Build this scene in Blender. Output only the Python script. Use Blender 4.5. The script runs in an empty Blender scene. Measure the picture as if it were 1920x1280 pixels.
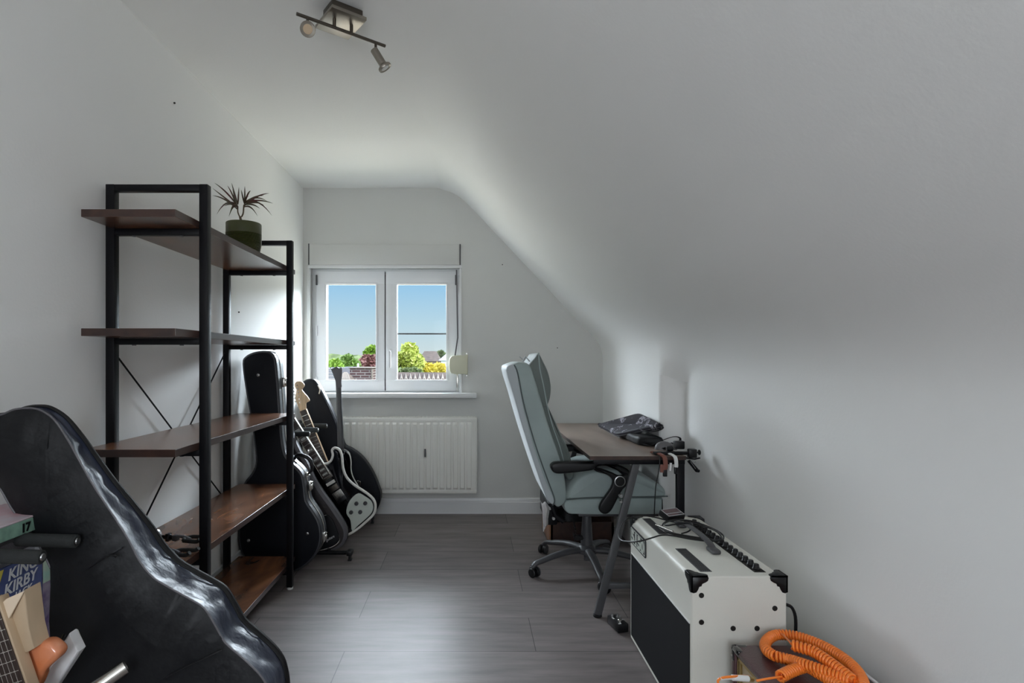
import bpy, bmesh, math, random
from mathutils import Vector, Matrix, noise
random.seed(7)
sc = bpy.context.scene
C = sc.collection
F = 1071.0; CX = 883.0; CY = 674.0; H = 1.2     # focal length in pixels, vanishing point, eye height

def P(x, y, Y):                                  # measured pixel + known distance -> point in the room
    k = F / Y
    return Vector(((x-CX)/k, Y, H-(y-CY)/k))
def PZ(x, y, Z):                                 # measured pixel on a level of known height
    k = (y-CY)/(H-Z)
    return Vector(((x-CX)/k, F/k, Z))
R = math.radians

# ------------------------------------------------------------------ materials
MATS = {}
def mat(name, col, rough=.5, metal=0, bump=0, bscale=40, var=0, vscale=6, coat=0, spec=.5, stretch=None, sheen=0, trans=0, var2=None):
    m = bpy.data.materials.new(name); m.use_nodes = True
    nt = m.node_tree; b = nt.nodes['Principled BSDF']
    def N(t): return nt.nodes.new(t)
    c = tuple(col)+(1,)
    b.inputs['Base Color'].default_value = c
    b.inputs['Roughness'].default_value = rough
    b.inputs['Metallic'].default_value = metal
    b.inputs['Coat Weight'].default_value = coat
    b.inputs['Specular IOR Level'].default_value = spec
    b.inputs['Sheen Weight'].default_value = sheen
    if trans: b.inputs['Transmission Weight'].default_value = trans
    tc = N('ShaderNodeTexCoord'); mp = N('ShaderNodeMapping')
    nt.links.new(tc.outputs['Object'], mp.inputs['Vector'])
    if stretch: mp.inputs['Scale'].default_value = stretch
    if var:
        n = N('ShaderNodeTexNoise'); n.inputs['Scale'].default_value = vscale; n.inputs['Detail'].default_value = 6
        r = N('ShaderNodeMixRGB'); r.inputs[1].default_value = c
        d = var2 if var2 else tuple(max(0, v*(1-var)) for v in col)
        r.inputs[2].default_value = tuple(d)+(1,)
        rp = N('ShaderNodeMapRange'); rp.inputs[1].default_value = .38; rp.inputs[2].default_value = .62
        nt.links.new(mp.outputs[0], n.inputs['Vector']); nt.links.new(n.outputs['Fac'], rp.inputs[0])
        nt.links.new(rp.outputs[0], r.inputs[0]); nt.links.new(r.outputs[0], b.inputs['Base Color'])
    if bump:
        n = N('ShaderNodeTexNoise'); n.inputs['Scale'].default_value = bscale; n.inputs['Detail'].default_value = 4
        bp = N('ShaderNodeBump'); bp.inputs['Strength'].default_value = bump; bp.inputs['Distance'].default_value = .01
        nt.links.new(mp.outputs[0], n.inputs['Vector']); nt.links.new(n.outputs['Fac'], bp.inputs['Height'])
        nt.links.new(bp.outputs[0], b.inputs['Normal'])
    MATS[name] = m
    return m

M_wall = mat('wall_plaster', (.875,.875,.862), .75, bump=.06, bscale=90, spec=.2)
M_wall2 = mat('shaded_wall_plaster', (.66,.66,.64), .8, bump=.06, bscale=90, spec=.2)  # wall plaster with the window wall's shade put into a darker base
M_pvc = mat('white_plastic', (.82,.83,.85), .3, bump=.01)
M_paint = mat('white_gloss_paint', (.76,.765,.77), .35, bump=.02, bscale=30)
M_rad = mat('radiator_enamel', (.80,.79,.745), .32, bump=.02)
M_cream = mat('cream_plastic', (.66,.65,.49), .4, bump=.02)
M_black = mat('black_powder_coat', (.004,.004,.0055), .45, bump=.04, bscale=300, spec=.2)
M_blackp = mat('black_plastic', (.006,.006,.007), .38, bump=.03, bscale=200, spec=.4)
M_dgrey = mat('dark_grey_plastic', (.06,.06,.065), .42, bump=.03, bscale=150)
M_foam = mat('black_foam', (.018,.020,.020), .8, bump=.15, bscale=400)
M_chrome = mat('brushed_chrome', (.62,.60,.56), .22, 1, bump=.02, bscale=120)
M_dchrome = mat('lamp_nickel', (.15,.13,.11), .33, 1, bump=.02, bscale=120)
M_nylon = mat('black_nylon', (.0045,.005,.0065), .5, bump=.6, bscale=11, spec=.3)
M_nylonb = mat('lit_gusset_nylon', (.03,.036,.06), .45, bump=.8, bscale=14, spec=.55, stretch=(1,1.2,.8))  # black nylon with its lit, bluish sheen painted into the base
M_tolex = mat('black_case_leatherette', (.0035,.0045,.008), .45, bump=.25, bscale=350, spec=.22)
M_tolexrim = mat('case_rim', (.03,.033,.04), .3, bump=.25, bscale=350, spec=.8)
M_brownbag = mat('brown_black_nylon', (.018,.012,.013), .5, bump=.3, bscale=40)
M_greygus = mat('grey_gusset', (.10,.095,.105), .5, bump=.25, bscale=50)
M_lchrome = mat('lamp_chrome', (.34,.31,.27), .38, 1, bump=.02, bscale=120)
M_gloss = mat('black_gloss_lacquer', (.004,.004,.005), .06, coat=1, bump=.004)
M_bind = mat('cream_binding', (.84,.82,.76), .35, bump=.01)
M_maple = mat('maple', (.66,.46,.28), .4, var=.25, vscale=8, stretch=(10,10,1), bump=.02)
M_fret = mat('rosewood', (.045,.026,.02), .45, var=.4, vscale=12, stretch=(10,10,1), bump=.05)
M_pearl = mat('pearl_inlay', (.62,.62,.58), .25, bump=.01)
M_plate = mat('mint_plate', (.58,.62,.56), .4, bump=.01)
M_orangeg = mat('orange_lacquer', (.62,.17,.05), .15, coat=.6, var=.5, vscale=5, var2=(.72,.30,.17), bump=.01)
M_tan = mat('tan_wood', (.60,.45,.30), .6, var=.25, vscale=7, stretch=(1,1,.4), bump=.05)
M_chairf = mat('grey_green_fabric', (.34,.41,.40), .62, bump=.22, bscale=22, var=.1, vscale=8, sheen=.2)
M_chairp = mat('grey_green_pillow_fabric', (.13,.155,.145), .6, bump=1.0, bscale=15, stretch=(1.5,1,.8), sheen=.2)
M_chairb = mat('lit_chair_fabric', (.42,.46,.48), .6, bump=.15, bscale=25, sheen=.3)  # chair cloth made lighter and bluer, as lit from the window
M_pipe = mat('dark_piping', (.09,.11,.11), .6, bump=.05)
M_olive = mat('olive_ceramic', (.055,.060,.018), .33, bump=.03, var=.2)
M_soil = mat('potting_soil', (.03,.02,.012), .9, bump=.8, bscale=60)
M_leaf = mat('dragon_leaf', (.055,.062,.022), .42, var=.6, vscale=20, var2=(.075,.02,.02), bump=.05)
M_stem = mat('woody_stem', (.10,.07,.04), .7, bump=.3, bscale=60)
M_ivory = mat('ivory_vinyl', (.74,.73,.665), .42, bump=.12, bscale=500, var=.04, vscale=4)
M_ivoryend = M_ivory
M_orange = mat('orange_rubber', (.95,.24,.03), .34, bump=.02, coat=.2)
M_burg = mat('burgundy_vinyl', (.075,.028,.032), .35, bump=.2, bscale=300, coat=.2)
M_gold = mat('gold_piping', (.42,.30,.12), .35, .8, bump=.02)
M_beige = mat('beige_grille_cloth', (.62,.50,.34), .8, bump=.5, bscale=500)
M_white = mat('white_rubber', (.75,.75,.74), .4, bump=.01)
M_bagstrap = mat('brown_leather', (.20,.07,.05), .5, bump=.1, bscale=100)
M_graym = mat('grey_mouse_plastic', (.13,.125,.13), .35, bump=.02)
M_paperw = mat('paper_white', (.75,.75,.76), .6, bump=.02)
M_green = mat('green_cover', (.25,.42,.33), .5, var=.3, vscale=30)
M_pink = mat('pink_cover', (.62,.30,.34), .4, var=.7, vscale=9, var2=(.60,.52,.56))
M_navy = mat('navy_cover', (.09,.12,.30), .45, var=.2, vscale=30)
M_yellow = mat('yellow_cover', (.85,.72,.12), .5, var=.1, vscale=20)
M_purple = mat('purple_cover', (.16,.10,.25), .5, var=.7, vscale=22, var2=(.42,.36,.45))
M_red = mat('red_cover', (.60,.10,.10), .5)
M_pale = mat('pale_cover', (.62,.66,.50), .5, var=.5, vscale=18, var2=(.38,.62,.52))
M_screw = mat('steel_screw', (.45,.45,.45), .35, 1)
M_dark = mat('dark_hole', (.01,.008,.006), .8)
M_plastic_clear = mat('clear_wrap', (.75,.74,.74), .25, bump=.8, bscale=30)

def node_mat(name):
    m = bpy.data.materials.new(name); m.use_nodes = True
    nt = m.node_tree; return m, nt, nt.nodes['Principled BSDF'], (lambda t: nt.nodes.new(t)), nt.links.new
# floor
def make_floor():
    m, nt, b, N, L = node_mat('grey_laminate')
    tc = N('ShaderNodeTexCoord'); mp = N('ShaderNodeMapping'); mp.inputs['Location'].default_value = (.52, -2.961+.305*10, 0)
    L(tc.outputs['Object'], mp.inputs['Vector'])
    br = N('ShaderNodeTexBrick'); br.offset = .37; br.offset_frequency = 2
    br.inputs['Color1'].default_value = (.160,.138,.135,1); br.inputs['Color2'].default_value = (.20,.174,.170,1)
    br.inputs['Mortar'].default_value = (.05,.045,.045,1); br.inputs['Scale'].default_value = 1
    br.inputs['Mortar Size'].default_value = .0016; br.inputs['Brick Width'].default_value = 1.25; br.inputs['Row Height'].default_value = .305
    L(mp.outputs[0], br.inputs['Vector'])
    mp2 = N('ShaderNodeMapping'); mp2.inputs['Scale'].default_value = (1.2, 9, 1); L(tc.outputs['Object'], mp2.inputs['Vector'])
    n = N('ShaderNodeTexNoise'); n.inputs['Scale'].default_value = 2.2; n.inputs['Detail'].default_value = 8; n.inputs['Roughness'].default_value = .62
    L(mp2.outputs[0], n.inputs['Vector'])
    rp = N('ShaderNodeMapRange'); rp.inputs[1].default_value = .3; rp.inputs[2].default_value = .7; rp.inputs[3].default_value = .72; rp.inputs[4].default_value = 1.25
    L(n.outputs['Fac'], rp.inputs[0])
    mx = N('ShaderNodeMixRGB'); mx.blend_type = 'MULTIPLY'; mx.inputs[0].default_value = 1
    L(br.outputs['Color'], mx.inputs[1]); L(rp.outputs[0], mx.inputs[2]); L(mx.outputs[0], b.inputs['Base Color'])
    b.inputs['Roughness'].default_value = .45; b.inputs['Specular IOR Level'].default_value = .22
    bp = N('ShaderNodeBump'); bp.inputs['Strength'].default_value = .12; bp.inputs['Distance'].default_value = .004
    L(n.outputs['Fac'], bp.inputs['Height']); L(bp.outputs[0], b.inputs['Normal'])
    return m
M_floor = make_floor()
def make_wood(name, a, c, edge=.3, rough=.3, sc_=(6,.9,6)):
    m, nt, b, N, L = node_mat(name)
    tc = N('ShaderNodeTexCoord'); mp = N('ShaderNodeMapping'); mp.inputs['Scale'].default_value = sc_
    L(tc.outputs['Object'], mp.inputs['Vector'])
    n = N('ShaderNodeTexNoise'); n.inputs['Scale'].default_value = 1.6; n.inputs['Detail'].default_value = 9; n.inputs['Distortion'].default_value = 1.6
    L(mp.outputs[0], n.inputs['Vector'])
    rp = N('ShaderNodeValToRGB'); rp.color_ramp.elements[0].position = .32; rp.color_ramp.elements[1].position = .74
    rp.color_ramp.elements[0].color = tuple(c)+(1,); rp.color_ramp.elements[1].color = tuple(a)+(1,)
    L(n.outputs['Fac'], rp.inputs[0]); L(rp.outputs[0], b.inputs['Base Color'])
    b.inputs['Roughness'].default_value = rough
    bp = N('ShaderNodeBump'); bp.inputs['Strength'].default_value = .1; bp.inputs['Distance'].default_value = .003
    L(n.outputs['Fac'], bp.inputs['Height']); L(bp.outputs[0], b.inputs['Normal'])
    return m
M_shelf = make_wood('rustic_brown_board', (.26,.105,.048), (.085,.045,.03), rough=.24, sc_=(5,1.6,5))
M_shelfedge = make_wood('board_edge', (.07,.035,.025), (.03,.017,.015))
M_desk = make_wood('desk_walnut', (.30,.23,.19), (.23,.175,.145), rough=.34)
def make_dots(name, a, c, scale, rough=.6):
    m, nt, b, N, L = node_mat(name)
    tc = N('ShaderNodeTexCoord'); ck = N('ShaderNodeTexVoronoi'); ck.inputs['Scale'].default_value = scale
    ck.inputs['Randomness'].default_value = 0
    L(tc.outputs['Object'], ck.inputs['Vector'])
    rp = N('ShaderNodeValToRGB'); rp.color_ramp.elements[0].position = .3; rp.color_ramp.elements[1].position = .5
    rp.color_ramp.elements[0].color = tuple(a)+(1,); rp.color_ramp.elements[1].color = tuple(c)+(1,)
    L(ck.outputs['Distance'], rp.inputs[0]); L(rp.outputs[0], b.inputs['Base Color']); b.inputs['Roughness'].default_value = rough; b.inputs['Specular IOR Level'].default_value = .15
    return m
M_grille = make_dots('black_grille_cloth', (.016,.016,.018), (.006,.006,.007), 190, .8)
def make_splat():
    m, nt, b, N, L = node_mat('black_sleeve_marble_print')
    tc = N('ShaderNodeTexCoord'); n = N('ShaderNodeTexNoise'); n.inputs['Scale'].default_value = 13; n.inputs['Detail'].default_value = 8
    n.inputs['Distortion'].default_value = 1.2; n.inputs['Roughness'].default_value = .7
    L(tc.outputs['Object'], n.inputs['Vector'])
    rp = N('ShaderNodeValToRGB'); e = rp.color_ramp.elements
    e[0].position = .575; e[0].color = (.030,.028,.036,1); e[1].position = .605; e[1].color = (.5,.48,.55,1)
    x = e.new(.64); x.color = (.030,.028,.036,1)
    L(n.outputs['Fac'], rp.inputs[0]); L(rp.outputs[0], b.inputs['Base Color']); b.inputs['Roughness'].default_value = .55; b.inputs['Specular IOR Level'].default_value = .2
    return m
M_splat = make_splat()
def make_glass():
    m = bpy.data.materials.new('window_glass'); m.use_nodes = True; nt = m.node_tree
    nt.nodes.remove(nt.nodes['Principled BSDF']); out = nt.nodes['Material Output']
    t = nt.nodes.new('ShaderNodeBsdfTransparent'); t.inputs[0].default_value = (.97,.98,.97,1)
    g = nt.nodes.new('ShaderNodeBsdfGlossy'); g.inputs['Roughness'].default_value = .01
    fr = nt.nodes.new('ShaderNodeFresnel'); fr.inputs[0].default_value = 1.12
    mx = nt.nodes.new('ShaderNodeMixShader')
    ge = nt.nodes.new('ShaderNodeNewGeometry'); iv = nt.nodes.new('ShaderNodeMath'); iv.operation = 'SUBTRACT'; iv.inputs[0].default_value = 1; nt.links.new(ge.outputs['Backfacing'], iv.inputs[1])
    mu = nt.nodes.new('ShaderNodeMath'); mu.operation = 'MULTIPLY'; nt.links.new(fr.outputs[0], mu.inputs[0]); nt.links.new(iv.outputs[0], mu.inputs[1])
    nt.links.new(mu.outputs[0], mx.inputs[0]); nt.links.new(t.outputs[0], mx.inputs[1]); nt.links.new(g.outputs[0], mx.inputs[2]); nt.links.new(mx.outputs[0], out.inputs[0])
    return m
M_glass = make_glass()
def make_brick(name, a, c, mo, scale, w=.25, h=.08, ms=.008):
    m, nt, b, N, L = node_mat(name)
    tc = N('ShaderNodeTexCoord'); sp = N('ShaderNodeSeparateXYZ'); cb = N('ShaderNodeCombineXYZ')
    L(tc.outputs['Object'], sp.inputs[0]); L(sp.outputs[0], cb.inputs[0]); L(sp.outputs[2], cb.inputs[1])
    br = N('ShaderNodeTexBrick'); br.inputs['Color1'].default_value = tuple(a)+(1,); br.inputs['Color2'].default_value = tuple(c)+(1,)
    br.inputs['Mortar'].default_value = tuple(mo)+(1,); br.inputs['Scale'].default_value = scale
    br.inputs['Brick Width'].default_value = w; br.inputs['Row Height'].default_value = h; br.inputs['Mortar Size'].default_value = ms
    L(cb.outputs[0], br.inputs['Vector']); L(br.outputs['Color'], b.inputs['Base Color']); b.inputs['Roughness'].default_value = .9
    return m
M_brick = make_brick('dark_brick', (.06,.028,.03), (.085,.04,.038), (.22,.19,.18), 1, .2, .062, .010)
M_badge = mat('badge_grey', (.045,.045,.05), .6, bump=.02, spec=.1)
M_tile = mat('roof_tile', (.09,.06,.05), .8, bump=.4, bscale=8, var=.4, vscale=4)

# ------------------------------------------------------------------ mesh helpers
class MB:
    def __init__(s): s.v = []; s.f = []; s.mi = []
    def add(s, vs, fs, mi=0):
        n = len(s.v); s.v += [Vector(v) for v in vs]; s.f += [tuple(i+n for i in f) for f in fs]; s.mi += [mi]*len(fs); return s
    def box(s, a, b, bev=0, mi=0, M=None):
        a = Vector(a); b = Vector(b)
        lo = Vector([min(a[i], b[i]) for i in range(3)]); hi = Vector([max(a[i], b[i]) for i in range(3)])
        bm = bmesh.new(); bmesh.ops.create_cube(bm, size=1)
        for v in bm.verts: v.co = Vector([(lo[i]+hi[i])/2 + v.co[i]*(hi[i]-lo[i]) for i in range(3)])
        if bev:
            bev = min(bev, min(hi-lo)*.49)
            bmesh.ops.bevel(bm, geom=bm.edges[:], offset=bev, segments=2, affect='EDGES', profile=.5)
        return s.bm(bm, mi, M)
    def bm(s, bm, mi=0, M=None):
        bm.verts.ensure_lookup_table(); bm.verts.index_update()
        vs = [(M @ v.co) if M else v.co.copy() for v in bm.verts]; fs = [tuple(v.index for v in f.verts) for f in bm.faces]
        bm.free(); return s.add(vs, fs, mi)
    def tube(s, pts, r, n=8, closed=False, mi=0, caps=True, flat=None):
        pts = [Vector(p) for p in pts]; m = len(pts)
        rs = r if isinstance(r, (list, tuple)) else [r]*m
        T = []
        for i in range(m):
            if closed: t = pts[(i+1) % m]-pts[i-1]
            else: t = pts[min(i+1, m-1)]-pts[max(i-1, 0)]
            T.append(t.normalized() if t.length > 1e-9 else Vector((0,0,1)))
        up = Vector((0,0,1)) if abs(T[0].z) < .9 else Vector((0,1,0))
        u = T[0].cross(up).normalized(); vs = []
        for i in range(m):
            if i:
                q = T[i-1].rotation_difference(T[i]); u = (q @ u)
            u = (u - T[i]*u.dot(T[i])).normalized(); w = T[i].cross(u)
            for j in range(n):
                a = 2*math.pi*(j+.5)/n
                vs.append(pts[i]+(u*math.cos(a)+w*math.sin(a)*(flat if flat else 1))*rs[i])
        fs = []
        for i in range(m if closed else m-1):
            k = (i+1) % m
            for j in range(n):
                l = (j+1) % n; fs.append((i*n+j, i*n+l, k*n+l, k*n+j))
        if not closed and caps: fs += [tuple(range(n))[::-1], tuple(range((m-1)*n, m*n))]
        return s.add(vs, fs, mi)
    def cyl(s, a, b, r, n=20, bev=0, mi=0):
        a = Vector(a); b = Vector(b); d = (b-a).normalized()
        if bev: return s.tube([a, a+d*1e-5, a+d*bev, b-d*bev, b-d*1e-5, b], [r-bev, r-bev, r, r, r-bev, r-bev], n, mi=mi)
        return s.tube([a, b], r, n, mi=mi)
    def lathe(s, prof, c, axis=(0,0,1), n=28, mi=0, closed=False):
        ax = Vector(axis).normalized(); q = Vector((0,0,1)).rotation_difference(ax); c = Vector(c)
        vs = [c+q @ Vector((r*math.cos(2*math.pi*j/n), r*math.sin(2*math.pi*j/n), z)) for r, z in prof for j in range(n)]
        m = len(prof); fs = [(i*n+j, i*n+(j+1) % n, (i+1)*n+(j+1) % n, (i+1)*n+j) for i in range(m-1) for j in range(n)]
        fs += [tuple(range(n))[::-1], tuple(range((m-1)*n, m*n))]
        return s.add(vs, fs, mi)
    def slab(s, pts, d, r=.01, mi=0, seg=4, rimmi=None, ri=None):
        """closed outline pts (3-D, planar), extruded along vector d with rounded rims"""
        pts = [Vector(p) for p in pts]; d = Vector(d); t = d.length; dn = d.normalized(); n = len(pts)
        nn = Vector((0,0,0)); c = sum(pts, Vector())/n
        for i in range(n): nn += (pts[i]-c).cross(pts[(i+1) % n]-c)
        if nn.dot(dn) > 0: pts = pts[::-1]
        # outline runs clockwise seen along d ; inward offset
        nrm = []
        for i in range(n):
            e = (pts[(i+1) % n]-pts[i-1]).normalized(); nrm.append(e.cross(dn))
        a = pts[0]+nrm[0]*1e-3
        # check direction
        def area(q): 
            z = Vector((0,0,0))
            for i in range(n): z += (q[i]-c).cross(q[(i+1) % n]-c)
            return z.length
        if area([p+m*1e-3 for p, m in zip(pts, nrm)]) > area(pts): nrm = [-m for m in nrm]
        r = min(r, t*.5); ri = r if ri is None else ri; rings = []
        for k in range(seg+1):
            a = math.pi/2*k/seg; rings.append((ri*(1-math.sin(a)), r*(1-math.cos(a))))
        prof = [(off, z) for off, z in rings]+[(off, t-z) for off, z in rings[::-1]]
        vs = []
        for off, z in prof: vs += [p+m*off+dn*z for p, m in zip(pts, nrm)]
        m = len(prof); fs = []
        N0 = len(s.f)
        for i in range(m-1):
            for j in range(n):
                fs.append((i*n+j, (i+1)*n+j, (i+1)*n+(j+1) % n, i*n+(j+1) % n))
        fr = len(fs)
        fs += [tuple(range(n)), tuple(range((m-1)*n, m*n))[::-1]]
        s.add(vs, fs, mi)
        if rimmi is not None:
            for q in range(len(fs)-2):
                s.mi[N0+q] = rimmi
        return s
    def quad(s, a, b, c, d, mi=0): return s.add([a, b, c, d], [(0,1,2,3)], mi)

def cat(pts, n=4, closed=True):
    """smooth a list of points with Catmull-Rom"""
    pts = [Vector(p) for p in pts]; m = len(pts); out = []
    for i in range(m if closed else m-1):
        if closed: a, b, c, d = pts[i-1], pts[i], pts[(i+1) % m], pts[(i+2) % m]
        else: a, b, c, d = pts[max(i-1,0)], pts[i], pts[i+1], pts[min(i+2, m-1)]
        for k in range(n):
            t = k/n
            out.append(.5*((2*b)+(-a+c)*t+(2*a-5*b+4*c-d)*t*t+(-a+3*b-3*c+d)*t**3))
    if not closed: out.append(pts[-1])
    return out
def trace(px, Y, n=4, closed=True): return cat([P(x, y, Y) for x, y in px], n, closed)

def tag(o, label, cat_=None, group=None, kind=None):
    if label: o['label'] = label
    if cat_: o['category'] = cat_
    if group: o['group'] = group
    if kind: o['kind'] = kind
    return o
def obj(name, mb, mats, parent=None, smooth=40, label=None):
    me = bpy.data.meshes.new(name)
    inv = None; q = parent; w_ = Matrix()
    while q: w_ = q.matrix_basis @ w_; q = q.parent
    if parent: inv = w_.inverted()
    vs = [inv @ v for v in mb.v] if inv else mb.v
    me.from_pydata([tuple(v) for v in vs], [], mb.f)
    if not isinstance(mats, (list, tuple)): mats = [mats]
    for m in mats: me.materials.append(m)
    me.polygons.foreach_set('material_index', mb.mi)
    bm = bmesh.new(); bm.from_mesh(me); bmesh.ops.recalc_face_normals(bm, faces=bm.faces); bm.to_mesh(me); bm.free()
    if smooth:
        me.shade_smooth(); me.set_sharp_from_angle(angle=R(smooth))
    o = bpy.data.objects.new(name, me); C.objects.link(o)
    if parent: o.parent = parent
    if label: o['label'] = label
    return o
def thing(name, loc, label=None, cat_=None, group=None, rot=None):
    o = bpy.data.objects.new(name, None); C.objects.link(o); o.empty_display_size = .1
    Mx = Matrix.Translation(Vector(loc))
    if rot is not None: Mx = Mx @ rot.to_4x4()
    o.matrix_basis = Mx
    return tag(o, label, cat_, group)
def solo(name, mb, mats, label, cat_, origin=None, group=None, kind=None, smooth=40):
    if origin is None:
        lo = [min(v[i] for v in mb.v) for i in range(3)]; hi = [max(v[i] for v in mb.v) for i in range(3)]
        origin = ((lo[0]+hi[0])/2, (lo[1]+hi[1])/2, lo[2])
    og = Vector(origin); m2 = MB(); m2.v = [v-og for v in mb.v]; m2.f = mb.f; m2.mi = mb.mi
    o = obj(name, m2, mats, None, smooth); o.location = og
    return tag(o, label, cat_, group, kind)
def struct(name, mb, mats, parent=None, smooth=40):
    o = obj(name, mb, mats, parent, smooth)
    if parent is None: o['kind'] = 'structure'
    return o
def text_mb(s, size, M, ext=.0006, bold=False, shear=0):
    cu = bpy.data.curves.new('lettering', 'FONT'); cu.body = s; cu.size = size; cu.extrude = ext; cu.shear = shear
    cu.align_x = 'LEFT'; cu.offset = .0008*size/.02*float(bold)
    o = bpy.data.objects.new('lettering', cu); C.objects.link(o); bpy.context.view_layer.update()
    me = bpy.data.meshes.new_from_object(o)
    mb = MB().add([M @ v.co for v in me.vertices], [tuple(p.vertices) for p in me.polygons])
    bpy.data.objects.remove(o); bpy.data.meshes.remove(me)
    return mb
def frameM(o, u, v):                              # text frame: origin, reading direction, up
    u = Vector(u).normalized(); v = Vector(v); v = (v-u*v.dot(u)).normalized(); w = u.cross(v)
    return Matrix.Translation(Vector(o)) @ Matrix((u, v, w)).transposed().to_4x4()
SKY = 3.0; REAR = 1.0; SKYC = (.80,.93,1.1,1); SUN = 5.5; L_SKY = 60; L_LOW = 3300; L_LOWR = 3000; L_GND = 390; L_NEAR = 8; L_REAR = 20; SUND = (-1,-.50,-.85); EXPO = 0.43
# ================================================================== THE ROOM
YB = 4.46; YR = -1.7; XL = -1.31; XR = 1.15; ZC = 2.54; OY = 4.625
struct('floor', MB().box((XL-.2, YR-.2, -.12), (XR+.2, OY, 0)), M_floor, smooth=0)
# sloping ceiling and knee wall: the wall is boxed out beside the window, the step fades into the slope
def sm(a, b, x): x = min(1, max(0, (x-a)/(b-a))); return x*x*(3-2*x)
head = [(XL-.05,0,2.54), (-.9,0,2.54), (-.36,0,2.54), (-.22,0,2.526), (-.06,0,2.445), (.2,0,2.175), (.55,0,1.805), (.80,0,1.54)]
pA = cat(head+[(.93,0,1.42), (1.03,0,1.335), (1.10,0,1.255), (1.14,0,1.17), (1.15,0,1.08), (1.15,0,.9), (1.15,0,.5), (1.15,0,-.02)], 5, False)
pB = cat(head+[(.89,0,1.447), (.96,0,1.375), (1.01,0,1.30), (1.028,0,1.22), (1.03,0,1.12), (1.03,0,.9), (1.03,0,.5), (1.03,0,-.02)], 5, False)
ys = [YR-.1, 0, 1, 2, 2.4, 2.6, 2.7, 2.8, 2.88, 2.94, 2.97]+[2.98+.01*i for i in range(20)]+[3.2, 3.3, 3.45, 3.7, 4.1, YB+.02]
def sheet_(name, i0, i1):
    m = MB(); n = i1-i0; vs = []
    for y in ys:
        for i in range(i0, i1):
            a, b = pA[i], pB[i]; wd = .045+.55*sm(1.02, 1.42, a.z); f = sm(3.13-wd*1.15, 3.13, y)
            p = a.lerp(b, f); vs.append((p.x, y, p.z))
    m.add(vs, [(r_*n+i, r_*n+i+1, (r_+1)*n+i+1, (r_+1)*n+i) for r_ in range(len(ys)-1) for i in range(n-1)])
    struct(name, m, M_wall, smooth=70)
sheet_('ceiling', 0, 61); sheet_('wall_right', 60, len(pA))
struct('wall_left', MB().box((XL-.2, YR-.1, -.05), (XL, OY, 2.75)), M_wall, smooth=0)
# back wall with the window opening
wx0, wx1, wz0, wz1 = -1.265, -.083, .93, 1.925
m = MB()
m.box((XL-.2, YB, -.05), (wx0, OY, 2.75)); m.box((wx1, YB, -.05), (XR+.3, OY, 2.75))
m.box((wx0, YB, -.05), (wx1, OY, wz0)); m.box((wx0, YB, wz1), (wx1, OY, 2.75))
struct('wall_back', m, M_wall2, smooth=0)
# wall behind the camera, with a window added for fill light
m = MB(); rx0, rx1, rz0, rz1 = -.75, .35, .95, 2.0
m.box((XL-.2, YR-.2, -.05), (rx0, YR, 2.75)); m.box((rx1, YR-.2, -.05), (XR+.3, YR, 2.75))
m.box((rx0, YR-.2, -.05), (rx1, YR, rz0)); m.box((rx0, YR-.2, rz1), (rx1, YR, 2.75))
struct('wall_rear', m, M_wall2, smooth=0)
m = MB()
for a, b in (((rx0, rz0), (rx1, rz0+.05)), ((rx0, rz1-.05), (rx1, rz1)), ((rx0, rz0), (rx0+.05, rz1)), ((rx1-.05, rz0), (rx1, rz1)), ((-.23, rz0), (-.17, rz1))):
    m.box((a[0], YR-.12, a[1]), (b[0], YR-.06, b[1]))
struct('rear_fill_window', m, M_pvc)  # unseen window, added to let fill light in behind the camera

# baseboards
def baseboard(name, a, b, nx, ny):
    m = MB(); a = Vector(a); b = Vector(b); d = Vector((nx, ny, 0))
    pr = [(0,0), (.016,0), (.016,.088), (.012,.094), (.012,.105), (.008,.118), (0,.122)]
    n = len(pr); vs = [q+d*w+Vector((0,0,z)) for q in (a, b) for w, z in pr]
    m.add(vs, [(i, (i+1) % n, n+(i+1) % n, n+i) for i in range(n)]+[tuple(range(n)), tuple(range(n, 2*n))])
    struct(name, m, M_paint, smooth=25)
baseboard('baseboard_back', (XL, YB, 0), (1.03, YB, 0), 0, -1)
baseboard('baseboard_left', (XL, YR, 0), (XL, YB, 0), 1, 0)

# ---------------- window
W = thing('window_1', (-.67, 4.53, wz0)); W['kind'] = 'structure'
def ring(m, x0, x1, z0, z1, w, y0, y1, bev=.004):
    for a, b in (((x0, z0), (x1, z0+w)), ((x0, z1-w), (x1, z1)), ((x0, z0+w), (x0+w, z1-w)), ((x1-w, z0+w), (x1, z1-w))):
        m.box((a[0], y0, a[1]), (b[0], y1, b[1]), bev)
m = MB(); ring(m, wx0+.002, wx1-.002, wz0+.006, wz1-.002, .055, 4.54, 4.61)
obj('window_frame', m, M_pvc, W)
m = MB()                                           # thin raised casing round the opening, on the room side
for a, b in (((wx0-.008, wz1-.012), (wx1+.012, wz1+.014)), ((wx1-.006, wz0), (wx1+.012, wz1-.012)), ((wx0-.012, wz0), (wx0+.008, wz1-.012))):
    m.box((a[0], YB-.008, a[1]), (b[0], YB+.01, b[1]), .003)
obj('window_casing', m, M_paint, W)
YS = 4.52
def wp(x): return (x-CX)/(F/YS)
def wz(y): return H-(y-CY)/(F/YS)
sx = [(wp(593), wp(721.0), wp(612), wp(705)), (wp(723.2), wp(856), wp(744), wp(837))]
obj('meeting_seal', MB().box((wp(720), YS+.02, wz(732)), (wp(724), YS+.06, wz(509))), M_dgrey, W)
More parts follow.
